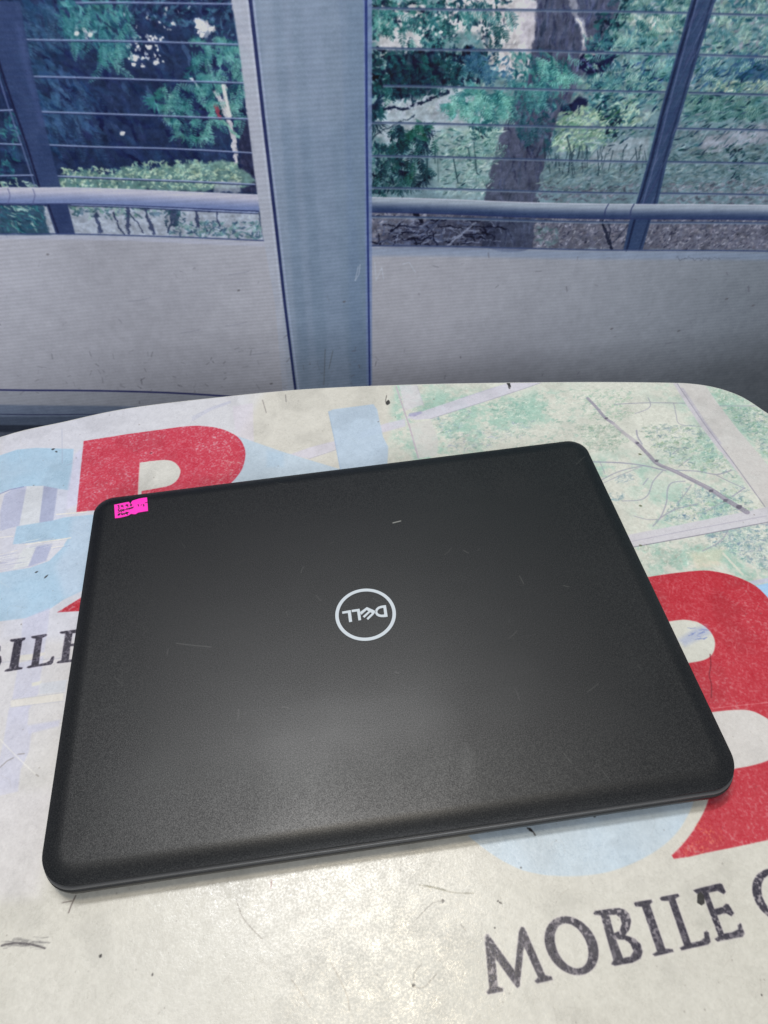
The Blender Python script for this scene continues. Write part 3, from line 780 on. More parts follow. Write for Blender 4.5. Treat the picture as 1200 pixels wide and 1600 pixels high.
    P(G([(460, 390), (560, 355), (680, 325), (672, 368), (550, 410), (480, 400)]), (206, 200, 214), .8, soft=.001)
    cv.line(G([(545, 412), (672, 370)]), 1.3, (170, 166, 186), .7)
    P(F([(95, 90), (205, 88), (245, 210), (130, 250)]), (208, 203, 210), .8, soft=.0008)
    P(F([(150, 330), (295, 305), (340, 430), (330, 530), (215, 545)]), (206, 202, 200), .8, soft=.0008)
    cv.line(F([(75, 95), (110, 200), (160, 350), (215, 545)]), 2.2, (186, 170, 184), .9)
    cv.line(F([(205, 90), (248, 215)]), 1.2, (190, 186, 200), .7)

    # blue letters
    blue = (160, 192, 218)
    P(A([(-90, 370), (0, 335), (80, 308), (170, 300), (345, 305), (338, 400), (325, 500), (270, 492), (200, 478), (120, 480), (50, 492), (-20, 520), (-90, 560)]), blue, .88, soft=.0007, mod=.75 + .3 * n2)
    P(A([(200, 478), (270, 490), (262, 560), (250, 642), (182, 652)]), (156, 162, 194), .8, soft=.0007)
    P(A([(20, 520), (60, 492), (125, 480), (92, 664), (0, 690), (0, 600)]), (172, 176, 206), .7, soft=.0007)
    P(A([(125, 480), (205, 478), (183, 655), (90, 665)]), (208, 210, 218), .9, soft=.0007)
    P(A([(270, 492), (330, 500), (300, 625), (250, 640)]), (196, 200, 222), .6, soft=.003)
    P(A([(0, 690), (100, 665), (60, 880), (-60, 890), (-60, 700)]), (196, 196, 212), .5, soft=.002)
    bl2 = A([(78, 668), (250, 640), (300, 626), (440, 612), (430, 690), (408, 830), (385, 970), (300, 1010), (230, 1058), (120, 1098), (0, 1113), (-90, 1118), (-90, 900), (0, 885), (140, 862), (230, 830), (290, 770), (320, 722), (180, 742), (60, 752)])
    P(bl2, blue, .85, soft=.0007, mod=.75 + .3 * n2)
    P(A([(340, 640), (430, 620), (430, 760), (375, 985), (300, 1000), (260, 860), (320, 740)]), (190, 202, 222), .55, soft=.006)
    P(A([(170, 765), (245, 752), (215, 830), (130, 858)]), (160, 166, 200), .7, soft=.001)
    P(A([(110, 770), (168, 760), (130, 858), (60, 870)]), (210, 212, 216), .8, soft=.001)
    r = np.random.default_rng(40)
    for (p, q, w) in (((265, 612), (405, 600), 2.2), ((120, 752), (330, 722), 2.2), ((240, 768), (300, 760), 1.4), ((0, 720), (60, 714), 1.4), ((0, 800), (80, 780), 1.2)):
        cv.line(A([p, q]), w, (226, 220, 212), .9)
    for k in range(26):
        x, y = r.uniform(-60, 90), r.uniform(790, 880); l = r.uniform(30, 90)
        cv.line(A([(x, y), (x + l, y - l * .18)]), 1, [(232, 230, 226), (160, 160, 190)][k % 2], .5)
    for k in range(16):
        x, y = r.uniform(100, 260), r.uniform(735, 775); l = r.uniform(30, 90)
        cv.line(A([(x, y), (x + l, y - l * .2)]), .9, [(236, 234, 230), (140, 150, 190)][k % 2], .5)
    cv.line(A([(0, 515), (50, 495), (110, 482)]), 1.6, (120, 132, 180), .8)
    cv.line(A([(290, 210), (292, 370)]), 1, (160, 166, 190), .6)
    cv.line(A([(312, 382), (372, 360)]), 1, (150, 152, 180), .6)
    P(A([(320, 480), (350, 330), (385, 300), (370, 560), (310, 590)]), (206, 204, 228), .8, soft=.003)

    # lilac stair-like block below
    P(B([(190, 95), (415, -5), (400, 150), (370, 350), (350, 500), (330, 620), (322, 710), (240, 850), (228, 980), (262, 1040), (240, 1200), (170, 1350), (150, 1530), (-60, 1580), (-60, 1330), (0, 1240), (30, 1100), (70, 860), (105, 740), (165, 400)]), lil, .62, soft=.0009, mod=.7 + .4 * n2)
    P(B([(150, 398), (375, 370), (372, 392), (262, 436), (148, 458)]), (214, 208, 200), .85, soft=.0008)
    P(B([(265, 625), (345, 608), (340, 640), (265, 655)]), (214, 210, 200), .9, soft=.0007)
    P(B([(330, 630), (560, 598), (540, 700), (325, 722)]), (196, 200, 212), .6, soft=.0008)
    P(B([(90, 765), (530, 703), (525, 775), (85, 832)]), (214, 208, 202), .9, soft=.0007)
    cv.line(B([(90, 768), (530, 706)]), 1, (170, 170, 186), .7); cv.line(B([(85, 830), (525, 778)]), 1, (170, 170, 186), .7)
    P(B([(228, 980), (500, 935), (490, 985), (240, 1050)]), lil, .6, soft=.002)
    cv.line(B([(-60, 460), (200, 440), (520, 420)]), 1, (160, 160, 184), .5)
    cv.line(smooth(B([(0, 1095), (60, 1160), (150, 1250), (250, 1345), (320, 1410)]), False), 1.3, (236, 232, 224), .6)
    for q in ([(0, 1330), (60, 1275), (110, 1250)], [(150, 1220), (200, 1215)], [(300, 1390), (320, 1405)]):
        cv.line(B(q), 2, (130, 122, 118), .6)
    P([(0, 1240), (90, 1230), (60, 1400), (-100, 1420), (-100, 1240)], (208, 202, 208), .5, soft=.01)

    # frame bars in the faded picture, right
    P(C([(585, -40), (610, 0), (690, 130), (770, 250), (860, 370), (960, 490), (1060, 620), (1195, 775), (1330, 950), (1330, 660), (1200, 510), (1110, 400), (1000, 270), (900, 140), (800, 0), (770, -40)]), (203, 197, 196), .95, soft=.0007)
    P(C([(585, -40), (610, 0), (690, 130), (770, 250), (860, 370), (960, 490), (1000, 545), (990, 500), (880, 350), (800, 240), (700, 100), (640, 0), (620, -40)]), (196, 190, 202), .7, soft=.0014)
    cv.line(smooth(C([(612, -40), (640, 10), (820, 275), (1000, 515), (1200, 795), (1330, 980)]), False), 1.5, (140, 134, 150), .8)
    cv.line(smooth(C([(665, 30), (800, 235), (900, 370)]), False), 5, (172, 166, 186), .5, soft=.001)
    P(C([(320, 945), (600, 890), (1070, 796), (1330, 740), (1330, 838), (1190, 866), (800, 940), (345, 1022)]), (203, 198, 206), .95, soft=.0008)
    cv.line(C([(345, 985), (700, 915), (1190, 825)]), 1.1, (160, 154, 172), .7)
    cv.line(C([(345, 1022), (800, 940), (1190, 866), (1330, 838)]), 1.5, (120, 114, 130), .85)
    P(C([(1150, 880), (1330, 840), (1330, 900)]), (160, 160, 178), .6, soft=.001)
    cv.line(C([(920, 1060), (1040, 1190)]), 4, (214, 208, 196), .8)
    cv.line(C([(1110, 1110), (1140, 1200)]), 3, (210, 208, 200), .7)
    P(D([(1080, 235), (1200, 212), (1330, 190), (1330, 222), (1200, 238), (1110, 258)]), (190, 190, 212), .8, soft=.0008)
    P(D([(1120, 262), (1330, 215), (1330, 480), (1200, 340)]), (160, 196, 232), .95, soft=.0007)
    # branch and twigs
    tw = (142, 134, 154)
    cv.line(smooth(C([(72, 90), (130, 150), (180, 210), (230, 245)]), False), 5, tw, .75, w_end=6)
    cv.line(smooth(C([(230, 245), (290, 300), (350, 345), (400, 385)]), False), 6, (176, 168, 178), .7, w_end=8)
    cv.line(smooth(C([(380, 368), (450, 440), (510, 500), (620, 548), (760, 618), (850, 665), (940, 725), (1065, 800)]), False), 6.5, (146, 138, 154), .85, w_end=10)
    cv.line(smooth(C([(500, 490), (620, 545), (760, 612), (850, 660), (940, 720)]), False), 2.5, (176, 168, 180), .6)
    for x, y, w in ((505, 480, 6), (845, 668, 7), (935, 728, 7), (1020, 768, 9), (190, 215, 5), (385, 370, 5)):
        cv.dab(*C([(x, y)])[0], w * 1.4, w * .9, .4, (86, 80, 96), .7)
    for pts, w in [([(60, 486), (200, 490), (300, 495), (430, 512), (560, 542)], 2.6), ([(378, 290), (385, 330), (412, 375)], 2.2), ([(620, 540), (760, 546), (880, 566), (970, 540)], 2),
                   ([(880, 572), (960, 612), (1055, 655)], 1.5), ([(975, 705), (1055, 650)], 2), ([(540, 545), (482, 610), (452, 690), (400, 725), (290, 732)], 1.5),
                   ([(680, 608), (600, 618), (572, 660), (565, 740), (530, 830), (480, 890)], 1.7), ([(720, 630), (680, 690), (630, 750)], 1.2), ([(530, 835), (620, 785), (760, 750)], 1.8),
                   ([(360, 825), (450, 848), (530, 845)], 1.2), ([(450, 85), (466, 130), (440, 160), (370, 185)], 1.2), ([(240, 128), (450, 118), (680, 121)], 1.6), ([(900, 138), (1050, 138), (1300, 136)], 1.5),
                   ([(610, 120), (625, 190), (640, 245), (700, 262), (780, 265)], 1.1), ([(950, 915), (900, 985), (790, 1045)], 1.5), ([(160, 600), (250, 555), (330, 530), (430, 510)], 1.6), ([(170, 620), (280, 570), (400, 520)], 1),
                   ([(150, 490), (180, 560)], 1), ([(640, 520), (720, 460)], 1), ([(600, 440), (650, 400)], 1), ([(420, 630), (450, 590)], 1.6), ([(800, 800), (920, 740)], 1)]:
        cv.line(smooth(C(pts), False), w * 1.1, (146, 142, 164), .7)
    for (x, y) in ((400, 440), (404, 762), (404, 1010)):
        cv.dab(*C([(x, y)])[0], 6, 4, -.5, (92, 96, 70), .85)
    # white counter patch with blue smear will sit inside the red letter

    # blue N and disc
    P(G([(200, 300), (430, 380), (760, 480), (700, 560), (150, 560), (180, 525), (235, 430)]), (184, 199, 216), .88, soft=.0007)
    P(G([(350, 370), (430, 385), (430, 450), (350, 450)]), (174, 196, 218), .5, soft=.004)
    P(G([(640, 190), (660, 180), (850, 155), (868, 180), (880, 240), (896, 310), (920, 355), (918, 400), (912, 470), (700, 500), (672, 340)]), (180, 196, 216), .92, soft=.0007)
    cv.line(G([(640, 190), (672, 340), (700, 480)]), 1.4, (150, 172, 204), .6)
    disc = smooth(E_([(60, 230), (120, 290), (200, 345), (280, 383), (380, 403), (500, 405), (620, 385), (740, 335), (830, 272), (890, 195), (925, 95), (900, -60), (700, -160), (350, -160), (120, -60), (30, 90)]))
    P(disc, (184, 200, 216), .85, soft=.0007, mod=.8 + .25 * n2)
    cv.line(E_([(60, 230), (120, 290), (200, 345), (280, 383), (380, 403)]), 1.2, (190, 206, 222), .5)

    # red letters
    worn = np.clip((n3 * .15 + nf * .85 - .58) * 5, 0, 1) * np.clip((n2 * .5 + n1 * .5 - .30) * 3, .15, 1)
    red_mod = 1 - .42 * worn - .08 * n2 - .10 * np.clip((nf - .45) * 4, 0, 1) - .10 * np.clip((.02 - Y) / .12, 0, 1)  # last term pales the red towards the near side: gloss haze painted in
    red, red2 = (184, 32, 48), (198, 58, 78)
    R1 = A([(392, 268), (600, 235)] + smooth([(800, 208), (870, 199), (940, 197), (1020, 207), (1075, 226), (1115, 250), (1140, 285), (1150, 330), (1138, 390), (1110, 435), (1060, 485), (960, 560)], False).tolist() + [(700, 640), (480, 640), (470, 590), (358, 601), (370, 480)])
    cnt1 = A([(655, 370)] + smooth([(700, 363), (775, 357), (815, 367), (840, 393), (845, 415), (833, 446), (808, 469), (780, 480), (700, 496)], False).tolist() + [(663, 502), (661, 560), (645, 560), (650, 440)])
    P(R1, red2, 1, soft=.0006, mod=red_mod, holes=[cnt1])
    P(cnt1, (208, 204, 196), .8, soft=.0008)
    cv.line(A([(655, 372), (650, 440), (646, 515)]), 1.3, (226, 170, 172), .7)
    P(A([(268, 1071), (310, 1045), (375, 1005), (440, 960), (440, 1060), (370, 1065)]), red, 1, soft=.0006, mod=red_mod)
    top_c = D(smooth([(440, 209), (600, 185), (780, 167), (880, 175), (1000, 205), (1120, 262), (1200, 338), (1290, 440), (1330, 560), (1300, 760), (1260, 900), (1400, 1000), (1500, 1150)], False).tolist())
    foot = Z(1000, 1130, 6, [(1700, 1000), (1200, 1095), (900, 1160), (620, 1215), (450, 1255), (315, 1272), (298, 1240), (345, 1195)] + smooth([(390, 1150), (470, 1050), (540, 940), (600, 830), (640, 720), (655, 640)], False).tolist() + [(640, 500), (500, 200)])
    R2 = top_c + foot + D([(500, 900), (300, 400), (360, 230)])
    up_c = smooth(D([(480, 500), (575, 487), (640, 477), (700, 477), (770, 495), (830, 540), (862, 590), (867, 640), (850, 690), (800, 725), (700, 745), (540, 770), (450, 640)]))
    lo_c = smooth([(1040, 1125), (1114, 1113), (1152, 1109.5), (1173, 1111), (1190, 1118), (1203, 1128), (1212, 1150), (1209, 1178), (1200, 1188), (1177, 1195.5), (1151, 1200.6), (1060, 1215), (1020, 1170)])
    P(R2, red, 1, soft=.0006, mod=.35 + .65 * red_mod, holes=[up_c, lo_c])
    P(up_c, (206, 204, 196), .85, soft=.0008)
    P(D([(640, 600), (740, 530), (810, 510), (840, 560), (760, 600), (680, 640)]), (150, 160, 200), .55, soft=.004)
    for k in range(16):
        x, y = r.uniform(690, 800), r.uniform(520, 600)
        cv.line(D([(x, y), (x + r.uniform(10, 40), y - r.uniform(-8, 14))]), 1, (92, 108, 176), .6)
    P(lo_c, (206, 200, 198), .95, soft=.0008)
    # orange rub on the foot of the red letter
    for (x, y, a) in ((500, 1120, .5), (650, 1030, .6), (560, 1180, .45), (450, 1190, .4), (740, 1080, .3), (660, 1110, .5), (560, 960, .35)):
        for k in range(14):
            cv.dab(1000 + (x + r.normal(0, 34)) / 6, 1130 + (y + r.normal(0, 34)) / 6, r.uniform(3, 8), r.uniform(1.5, 3), r.uniform(0, 3), (226, 128, 96), a * .8)
    cv.poly(Z(1000, 1130, 6, [(690, 620), (800, 590), (830, 640), (820, 720), (740, 760), (650, 760)]), (120, 50, 58), .28, soft=.002)  # shadow of the laptop's near corner, painted onto the red
    # crease through the red
    cv.line(smooth(D([(838, 690), (842, 760), (832, 820), (846, 880), (845, 960)]), False), 1.8, (110, 22, 36), .7)
    cv.line(D([(860, 1028), (1000, 1012), (1200, 992)]), 1.1, (226, 160, 160), .55)
    for k in range(170):
        q = pts_in(D([(500, 250), (900, 200), (1200, 400), (1250, 900), (1000, 1000), (860, 700), (700, 450)]), 1, r)[0]
        l = r.uniform(3, 12); a = r.uniform(-.3, 2.2)
        cv.line([q, (q[0] + l * math.cos(a), q[1] + l * math.sin(a))], .7, (228, 150, 152), r.uniform(.2, .55))

    # lettering: MOBILE C and the end of the other MOBILE
    ink = (40, 36, 50)
    holes_ = np.clip((nf * .7 + n3 * .3 - .53) * 11, 0, 1)
    ink_mod = 1 - .62 * holes_ * np.clip((n2 - .2) * 2.2, .35, 1)

    def letter(pts, holes=(), sm=False, shift=(0, 0)):
        halo = (206, 176, 206)
        q = pts
        sd = cv.S(q)
        cv.poly(q, halo, .25, soft=.0022, holes=holes)
        cv.poly(q, ink, .93, soft=.0005, mod=ink_mod, holes=holes)
    M_ = E_([(137, 634), (142, 624), (152, 625), (162, 640), (250, 762), (266, 615), (274, 597), (284, 598), (292, 612), (364, 778), (388, 783), (391, 795), (335, 808), (325, 800), (338, 786), (284, 668), (268, 818), (260, 825), (252, 818), (176, 712), (187, 820), (206, 826), (205, 838), (150, 849), (142, 840), (155, 828)])
    letter(M_)

    def ell(cx, cy, a, b, sh, n=40, t0=0, t1=2 * math.pi):
        return [(cx + a * math.cos(t0 + (t1 - t0) * k / n) + sh * b * math.sin(t0 + (t1 - t0) * k / n), cy + b * math.sin(t0 + (t1 - t0) * k / n)) for k in range(n)]
    letter(E_(ell(463, 667, 98, 110, .22)), holes=[E_(ell(463, 668, 60, 85, .26))])
    letter(E_([(545, 546), (552, 537), (600, 530), (640, 526), (662, 532), (680, 550), (686, 575), (680, 605), (664, 628), (700, 640), (722, 662), (729, 690), (722, 714), (692, 730), (625, 742), (612, 736), (620, 722), (572, 553), (552, 552)]),
           holes=[E_([(604, 553), (630, 550), (646, 562), (652, 585), (642, 612), (622, 621)]), E_([(630, 643), (662, 644), (684, 660), (696, 688), (684, 708), (656, 714)])])
    letter(E_([(697, 508), (702, 504), (762, 494), (767, 503), (756, 512), (814, 678), (842, 680), (845, 690), (775, 706), (767, 699), (784, 689), (727, 521), (703, 519)]))
    letter(E_([(794, 490), (800, 484), (862, 472), (867, 481), (852, 491), (910, 656), (945, 650), (962, 638), (960, 618), (970, 611), (977, 618), (984, 652), (975, 662), (876, 684), (868, 676), (885, 667), (828, 499), (800, 498)]))
    letter(E_([(920, 460), (930, 455), (1018, 433), (1028, 437), (1041, 465), (1034, 474), (1010, 461), (976, 468), (998, 530), (1030, 522), (1042, 510), (1052, 512), (1072, 545), (1062, 556), (1042, 545), (1008, 552), (1034, 622), (1066, 617), (1088, 606), (1086, 590), (1098, 583), (1112, 622), (1104, 633), (1010, 651), (1000, 642), (1014, 632), (957, 478), (930, 470)]))
    co = ell(1240, 478, 96, 100, .25, 40, math.radians(40), math.radians(330)); ci = ell(1240, 480, 62, 80, .28, 40, math.radians(330), math.radians(40))
    letter(E_(co + ci))
    # black chip on the E
    cv.poly(E_([(935, 475), (948, 465), (960, 480), (962, 508), (950, 516), (934, 506)]), (24, 22, 22), .96)
    letter(B([(82, 268), (90, 262), (205, 247), (213, 256), (204, 268), (184, 276), (152, 488), (165, 495), (188, 497), (183, 511), (45, 533), (37, 526), (48, 515), (76, 505), (116, 284), (90, 281)]))
    letter(B([(258, 242), (266, 236), (385, 217), (394, 226), (380, 238), (352, 250), (322, 470), (385, 456), (415, 438), (430, 408), (446, 402), (452, 410), (440, 458), (425, 472), (235, 503), (222, 497), (232, 487), (260, 478), (298, 258), (268, 253)]))
    letter(B([(497, 205), (505, 198), (640, 180), (680, 178), (680, 205), (604, 212), (590, 300), (680, 290), (680, 312), (586, 320), (572, 432), (680, 420), (680, 440), (600, 449), (480, 463), (472, 455), (482, 446), (510, 437), (542, 218), (505, 214)]))
    letter(B([(-150, 330), (-20, 302), (2, 320), (2, 360), (-30, 385), (8, 405), (13, 445), (-5, 485), (-40, 505), (-190, 530)]), holes=[B([(-100, 340), (-40, 330), (-40, 375), (-105, 385)]), B([(-110, 410), (-40, 400), (-25, 440), (-45, 480), (-120, 490)])])

    # dirt, chips, smears
    K = (34, 30, 30)
    for (x, y, l, w, a) in ((606, 629, 13, 7, 1.25), (795, 601, 16, 5, -1.4), (829, 1297, 9, 5, -.9), (83, 702, 6, 4, .3), (88, 706, 5, 3, -.6), (692, 1408, 6, 5, 0), (646, 1540, 6, 5, .5), (929, 1276, 5, 3, 0), (814, 1356, 3, 3, 0),
                            (157, 1494, 6, 5, 1), (238, 1523, 5, 3, 1.4), (363, 1357, 6, 3, 0), (782, 1411, 6, 3, -.7), (778, 1408, 5, 2, .5), (773, 1450, 3, 3, 0), (1190, 1555, 3, 3, 0), (236, 708, 5, 2, 0), (72, 901, 9, 3, .9), (57, 894, 6, 3, .4)):
        cv.dab(x, y, l, w, a, K, .85)
    cv.line([(824, 1294), (833, 1300), (836, 1305)], 2, K, .8)
    for k in range(40):
        x = r.uniform(2, 66); y = 1473 + r.normal(0, 5) - (x - 30) * .05
        cv.line([(x, y), (x + r.uniform(4, 16), y + r.normal(0, 1))], r.uniform(.8, 2), (70, 66, 70), r.uniform(.15, .5))
    cv.line(smooth([(2, 1478), (20, 1474), (35, 1474), (50, 1476), (70, 1482)], False), 2.6, (60, 54, 58), .75)
    for pts, w, c in [([(118, 1400), (112, 1413), (107, 1426)], 1.8, (74, 60, 58)), ([(97, 1411), (112, 1408)], 1.2, (74, 60, 58)), ([(424, 1376), (423, 1388)], 1.4, (100, 44, 40)),
                      ([(369, 1405), (380, 1435), (410, 1468)], 1.1, (130, 120, 112)), ([(692, 1408), (675, 1412), (650, 1437)], .9, (110, 104, 98)), ([(646, 1540), (648, 1520), (660, 1506)], .9, (110, 104, 98)), ([(646, 1542), (662, 1543), (682, 1522)], .9, (120, 110, 100)),
                      ([(626, 1345), (625, 1364)], .9, (110, 104, 98)), ([(655, 1383), (680, 1388), (710, 1395), (740, 1396)], 1.6, (140, 134, 120)), ([(665, 1384), (695, 1391)], 2.5, (120, 116, 100)), ([(410, 625), (416, 645)], 1.1, (120, 110, 110)),
                      ([(446, 617), (447, 628)], 1.1, (110, 104, 104)), ([(1085, 1246), (1104, 1246)], 1.2, (70, 66, 66)), ([(720, 1445), (728, 1455)], 1.2, (120, 114, 108)),
                      ([(455, 1530), (485, 1575)], 1.0, (150, 138, 126)), ([(515, 1500), (540, 1550), (546, 1580)], 1, (150, 136, 120)), ([(797, 595), (795, 603), (796, 607)], 2.6, K), ([(604, 618), (602, 628)], 1, K)]:
        cv.line(smooth(pts, False), w, c, .75)
    for k in range(900):
        x, y = r.uniform(-60, 1300), r.uniform(620, 1700)
        if y > 1250 or r.random() < .35:
            l = r.uniform(5, 42); a = r.uniform(0, 6.3); b = r.normal(0, .5)
            cv.line(smooth([(x, y), (x + l * .5 * math.cos(a), y + l * .5 * math.sin(a)), (x + l * math.cos(a + b), y + l * math.sin(a + b))], False, 3), r.uniform(.5, 1.0),
                    [(156, 144, 132), (136, 128, 120), (240, 236, 230)][k % 3], r.uniform(.05, .24))
    for k in range(420):
        x, y = r.uniform(-60, 1300), r.uniform(620, 1650)
        s_ = r.uniform(1.2, 3.2)
        cv.dab(x, y, s_, s_, 0, (110, 100, 94), r.uniform(.2, .6))
    cv.a += ((n2 - .5) * .035 + (n3 - .5) * .04 + (nf - .5) * .05)[..., None]
    cv.a *= (1 - .05 * np.clip((fbm_grid(H, W, 60, 4, 44) - .55) * 6, 0, 1))[..., None] * np.array([1, .995, .985], np.float32)
    return cv


# ------------------------------------------------------------------ wear on the laptop lid: R scratch, G smudge
LW, LD = 0.339, 0.2415
ZTOP, ZRIM = 0.0176, 0.0145
QUAD = [np.array(on_z(x, y, ZRIM)) for x, y in ((57.2, 1392), (1166.6, 1227), (910, 686.2), (149.6, 780.8))]


def warp(u, v):
    """ideal rectangle (centred, metres) -> measured outline of the laptop"""
    s, t = u / LW + .5, v / LD + .5
    p = QUAD[0] * (1 - s) * (1 - t) + QUAD[1] * s * (1 - t) + QUAD[2] * s * t + QUAD[3] * (1 - s) * t
    return p


def on_lid(px, py):
    return on_z(px, py, ZTOP)


def paint_lid():
    cv = Canvas(-0.19, 0.19, -0.14, 0.14, 0.0004, on_lid, (0, 112, 0))
    H, W = cv.h, cv.w
    r = np.random.default_rng(70)
    cv.line([(614, 817), (626, 814)], 1.4, (255, 128, 0), .8)
    for k in range(46):
        x, y = r.uniform(160, 1050), r.uniform(720, 1240)
        l = r.uniform(3, 22); a = r.normal(-.1, .9)
        cv.line(smooth([(x, y), (x + l * .5 * math.cos(a), y + l * .5 * math.sin(a) + r.normal(0, .6)), (x + l * math.cos(a), y + l * math.sin(a))], False, 3), r.uniform(.6, 1.1), (255, 128, 0), r.uniform(.02, .12))
    for p in ([(275, 1005), (300, 1008), (330, 1011)], [(812, 900), (818, 912)], [(880, 915), (889, 917)], [(724, 860), (732, 864)]):
        cv.line(smooth(p, False), .9, (255, 128, 0), .16)
    for (x, y, L_, W_, a, v) in ((800, 758, 40, 26, .2, .2), (600, 1120, 330, 70, -.1, .78), (470, 1180, 200, 60, 0, .68), (720, 1130, 90, 70, .2, .3), (330, 1010, 160, 120, 0, .62), (860, 1000, 200, 160, 0, .4), (520, 860, 180, 120, 0, .6), (590, 1290, 320, 40, -.1, .66), (1040, 900, 120, 130, 0, .62)):
        c = cv.proj(x, y); sc = cv.mm((x, y))
        X = (cv.x0 + (np.arange(W) + .5) * cv.res)[None, :]; Y = (cv.y0 + (np.arange(H) + .5) * cv.res)[:, None]
        g = np.exp(-(((X - c[0]) / (L_ * sc * .6)) ** 2 + ((Y - c[1]) / (W_ * sc * .8)) ** 2))
        cv.a[..., 1] += ((v - .5) * g).astype(np.float32)
    hand = smooth([(462, 1100), (540, 1088), (640, 1090), (702, 1100), (722, 1135), (706, 1190), (690, 1240), (712, 1290), (560, 1330), (420, 1330), (410, 1240), (440, 1160)])
    cv.poly(hand, (0, 190, 0), .28, soft=.006)
    cv.poly(smooth([(722, 1165), (740, 1180), (736, 1225), (722, 1230)]), (0, 230, 0), .45, soft=.004)
    cv.poly(smooth([(620, 1180), (700, 1170), (690, 1230), (640, 1240)]), (0, 70, 0), .3, soft=.008)
    cv.a[..., 1] += (fbm_grid(H, W, 150, 5, 71) - .5) * .7
    # faint wiping streaks
    cv.a[..., 1] += (fbm_grid(H, W, 18, 3, 72, stretch=5) - .5) * .10
    return cv


# ------------------------------------------------------------------ materials
def mat(name, base=(.5, .5, .5), rough=.5, spec=.5, metal=0.0):
    m_ = bpy.data.materials.new(name)
    m_.use_nodes = True
    b = m_.node_tree.nodes["Principled BSDF"]
    b.inputs["Base Color"].default_value = (*base, 1)
    b.inputs["Roughness"].default_value = rough
    b.inputs["Specular IOR Level"].default_value = spec
    b.inputs["Metallic"].default_value = metal
    return m_, m_.node_tree, b


def N(nt, typ, **kw):
    n = nt.nodes.new(typ)
    for k, v in kw.items():
        setattr(n, k, v)
    return n


def ramp(nt, src, lo, hi, a, b):
    r_ = N(nt, 'ShaderNodeMapRange')
    r_.inputs[1].default_value, r_.inputs[2].default_value = lo, hi
    r_.inputs[3].default_value, r_.inputs[4].default_value = a, b
    nt.links.new(src, r_.inputs[0])
    return r_.outputs[0]


def noise(nt, vec, scale, detail=4, rough=.6):
    n = N(nt, 'ShaderNodeTexNoise')
    n.inputs["Scale"].default_value = scale
    n.inputs["Detail"].default_value = detail
    n.inputs["Roughness"].default_value = rough
    nt.links.new(vec, n.inputs["Vector"])
    return n.outputs["Fac"]


def bump(nt, b, src, strength, dist, prev=None):
    n = N(nt, 'ShaderNodeBump')
    n.inputs["Strength"].default_value = strength
    n.inputs["Distance"].default_value = dist
    nt.links.new(src, n.inputs["Height"])
    if prev is not None:
        nt.links.new(prev, n.inputs["Normal"])
    nt.links.new(n.outputs[0], b.inputs["Normal"])
    return n.outputs[0]


def print_material(name, cv, gain, rough, spec):
    m_, nt, b = mat(name, rough=rough, spec=spec)
    uv = N(nt, 'ShaderNodeUVMap'); uv.uv_map = "print"
    tx = N(nt, 'ShaderNodeTexImage'); tx.image = cv.to_image(name + "_ink"); tx.extension = 'EXTEND'
    tx.interpolation = 'Cubic'
    nt.links.new(uv.outputs[0], tx.inputs[0])
    mx = N(nt, 'ShaderNodeMix'); mx.data_type = 'RGBA'; mx.blend_type = 'MULTIPLY'
    mx.inputs[0].default_value = 1
    mx.inputs[7].default_value = (*gain, 1)
    mx.clamp_result = True
    nt.links.new(tx.outputs[0], mx.inputs[6])
    nt.links.new(mx.outputs[2], b.inputs["Base Color"])
    return m_, nt, b, tx


def coord(nt):
    return N(nt, 'ShaderNodeTexCoord').outputs["Object"]


cv_t = paint_table()
M_TABLE, nt, b, tx = print_material("table_print", cv_t, (.87, .89, .895), .34, .5)
oc = coord(nt)
n_a = noise(nt, oc, 22, 6, .65); n_b = noise(nt, oc, 900, 3, .6); n_c = noise(nt, oc, 160, 5, .7)
scf = ramp(nt, n_b, .42, .62, .0, .20)          # fine mottled scuffing of the gloss
ad = N(nt, 'ShaderNodeMath'); ad.operation = 'ADD'
nt.links.new(ramp(nt, n_c, .32, .68, .16, .38), ad.inputs[0]); nt.links.new(scf, ad.inputs[1])
nt.links.new(ad.outputs[0], b.inputs["Roughness"])
p1 = bump(nt, b, n_c, .24, .0003)
p1 = bump(nt, b, n_b, .20, .00015, p1)
bump(nt, b, n_a, .18, .003, p1)

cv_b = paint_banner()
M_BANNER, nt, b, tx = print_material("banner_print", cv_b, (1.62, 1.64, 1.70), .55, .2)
oc = coord(nt)
wv = N(nt, 'ShaderNodeTexWave'); wv.wave_type = 'BANDS'; wv.bands_direction = 'Z'
wv.inputs["Scale"].default_value = 33.4; wv.inputs["Distortion"].default_value = .6
nt.links.new(oc, wv.inputs["Vector"])
p1 = bump(nt, b, wv.outputs["Fac"], .04, .0005)
bump(nt, b, noise(nt, oc, 500, 2), .10, .0003, p1)

cv_l = paint_lid()
M_LID, nt, b = mat("lid_plastic", (.018, .019, .020), .5, .42)
uv = N(nt, 'ShaderNodeUVMap'); uv.uv_map = "print"
tx = N(nt, 'ShaderNodeTexImage'); tx.image = cv_l.to_image("lid_wear", True)
nt.links.new(uv.outputs[0], tx.inputs[0])
sp = N(nt, 'ShaderNodeSeparateColor'); nt.links.new(tx.outputs[0], sp.inputs[0])
oc = coord(nt)
fine = noise(nt, oc, 2100, 2, .5)
fine2 = noise(nt, oc, 520, 3, .6)
mx = N(nt, 'ShaderNodeMix'); mx.data_type = 'RGBA'
mx.inputs[6].default_value = (.002, .0025, .0038, 1); mx.inputs[7].default_value = (.012, .012, .012, 1)
nt.links.new(ramp(nt, fine, .50, .74, 0, 1), mx.inputs[0])
mx2 = N(nt, 'ShaderNodeMix'); mx2.data_type = 'RGBA'
mx2.inputs[7].default_value = (.34, .34, .32, 1)
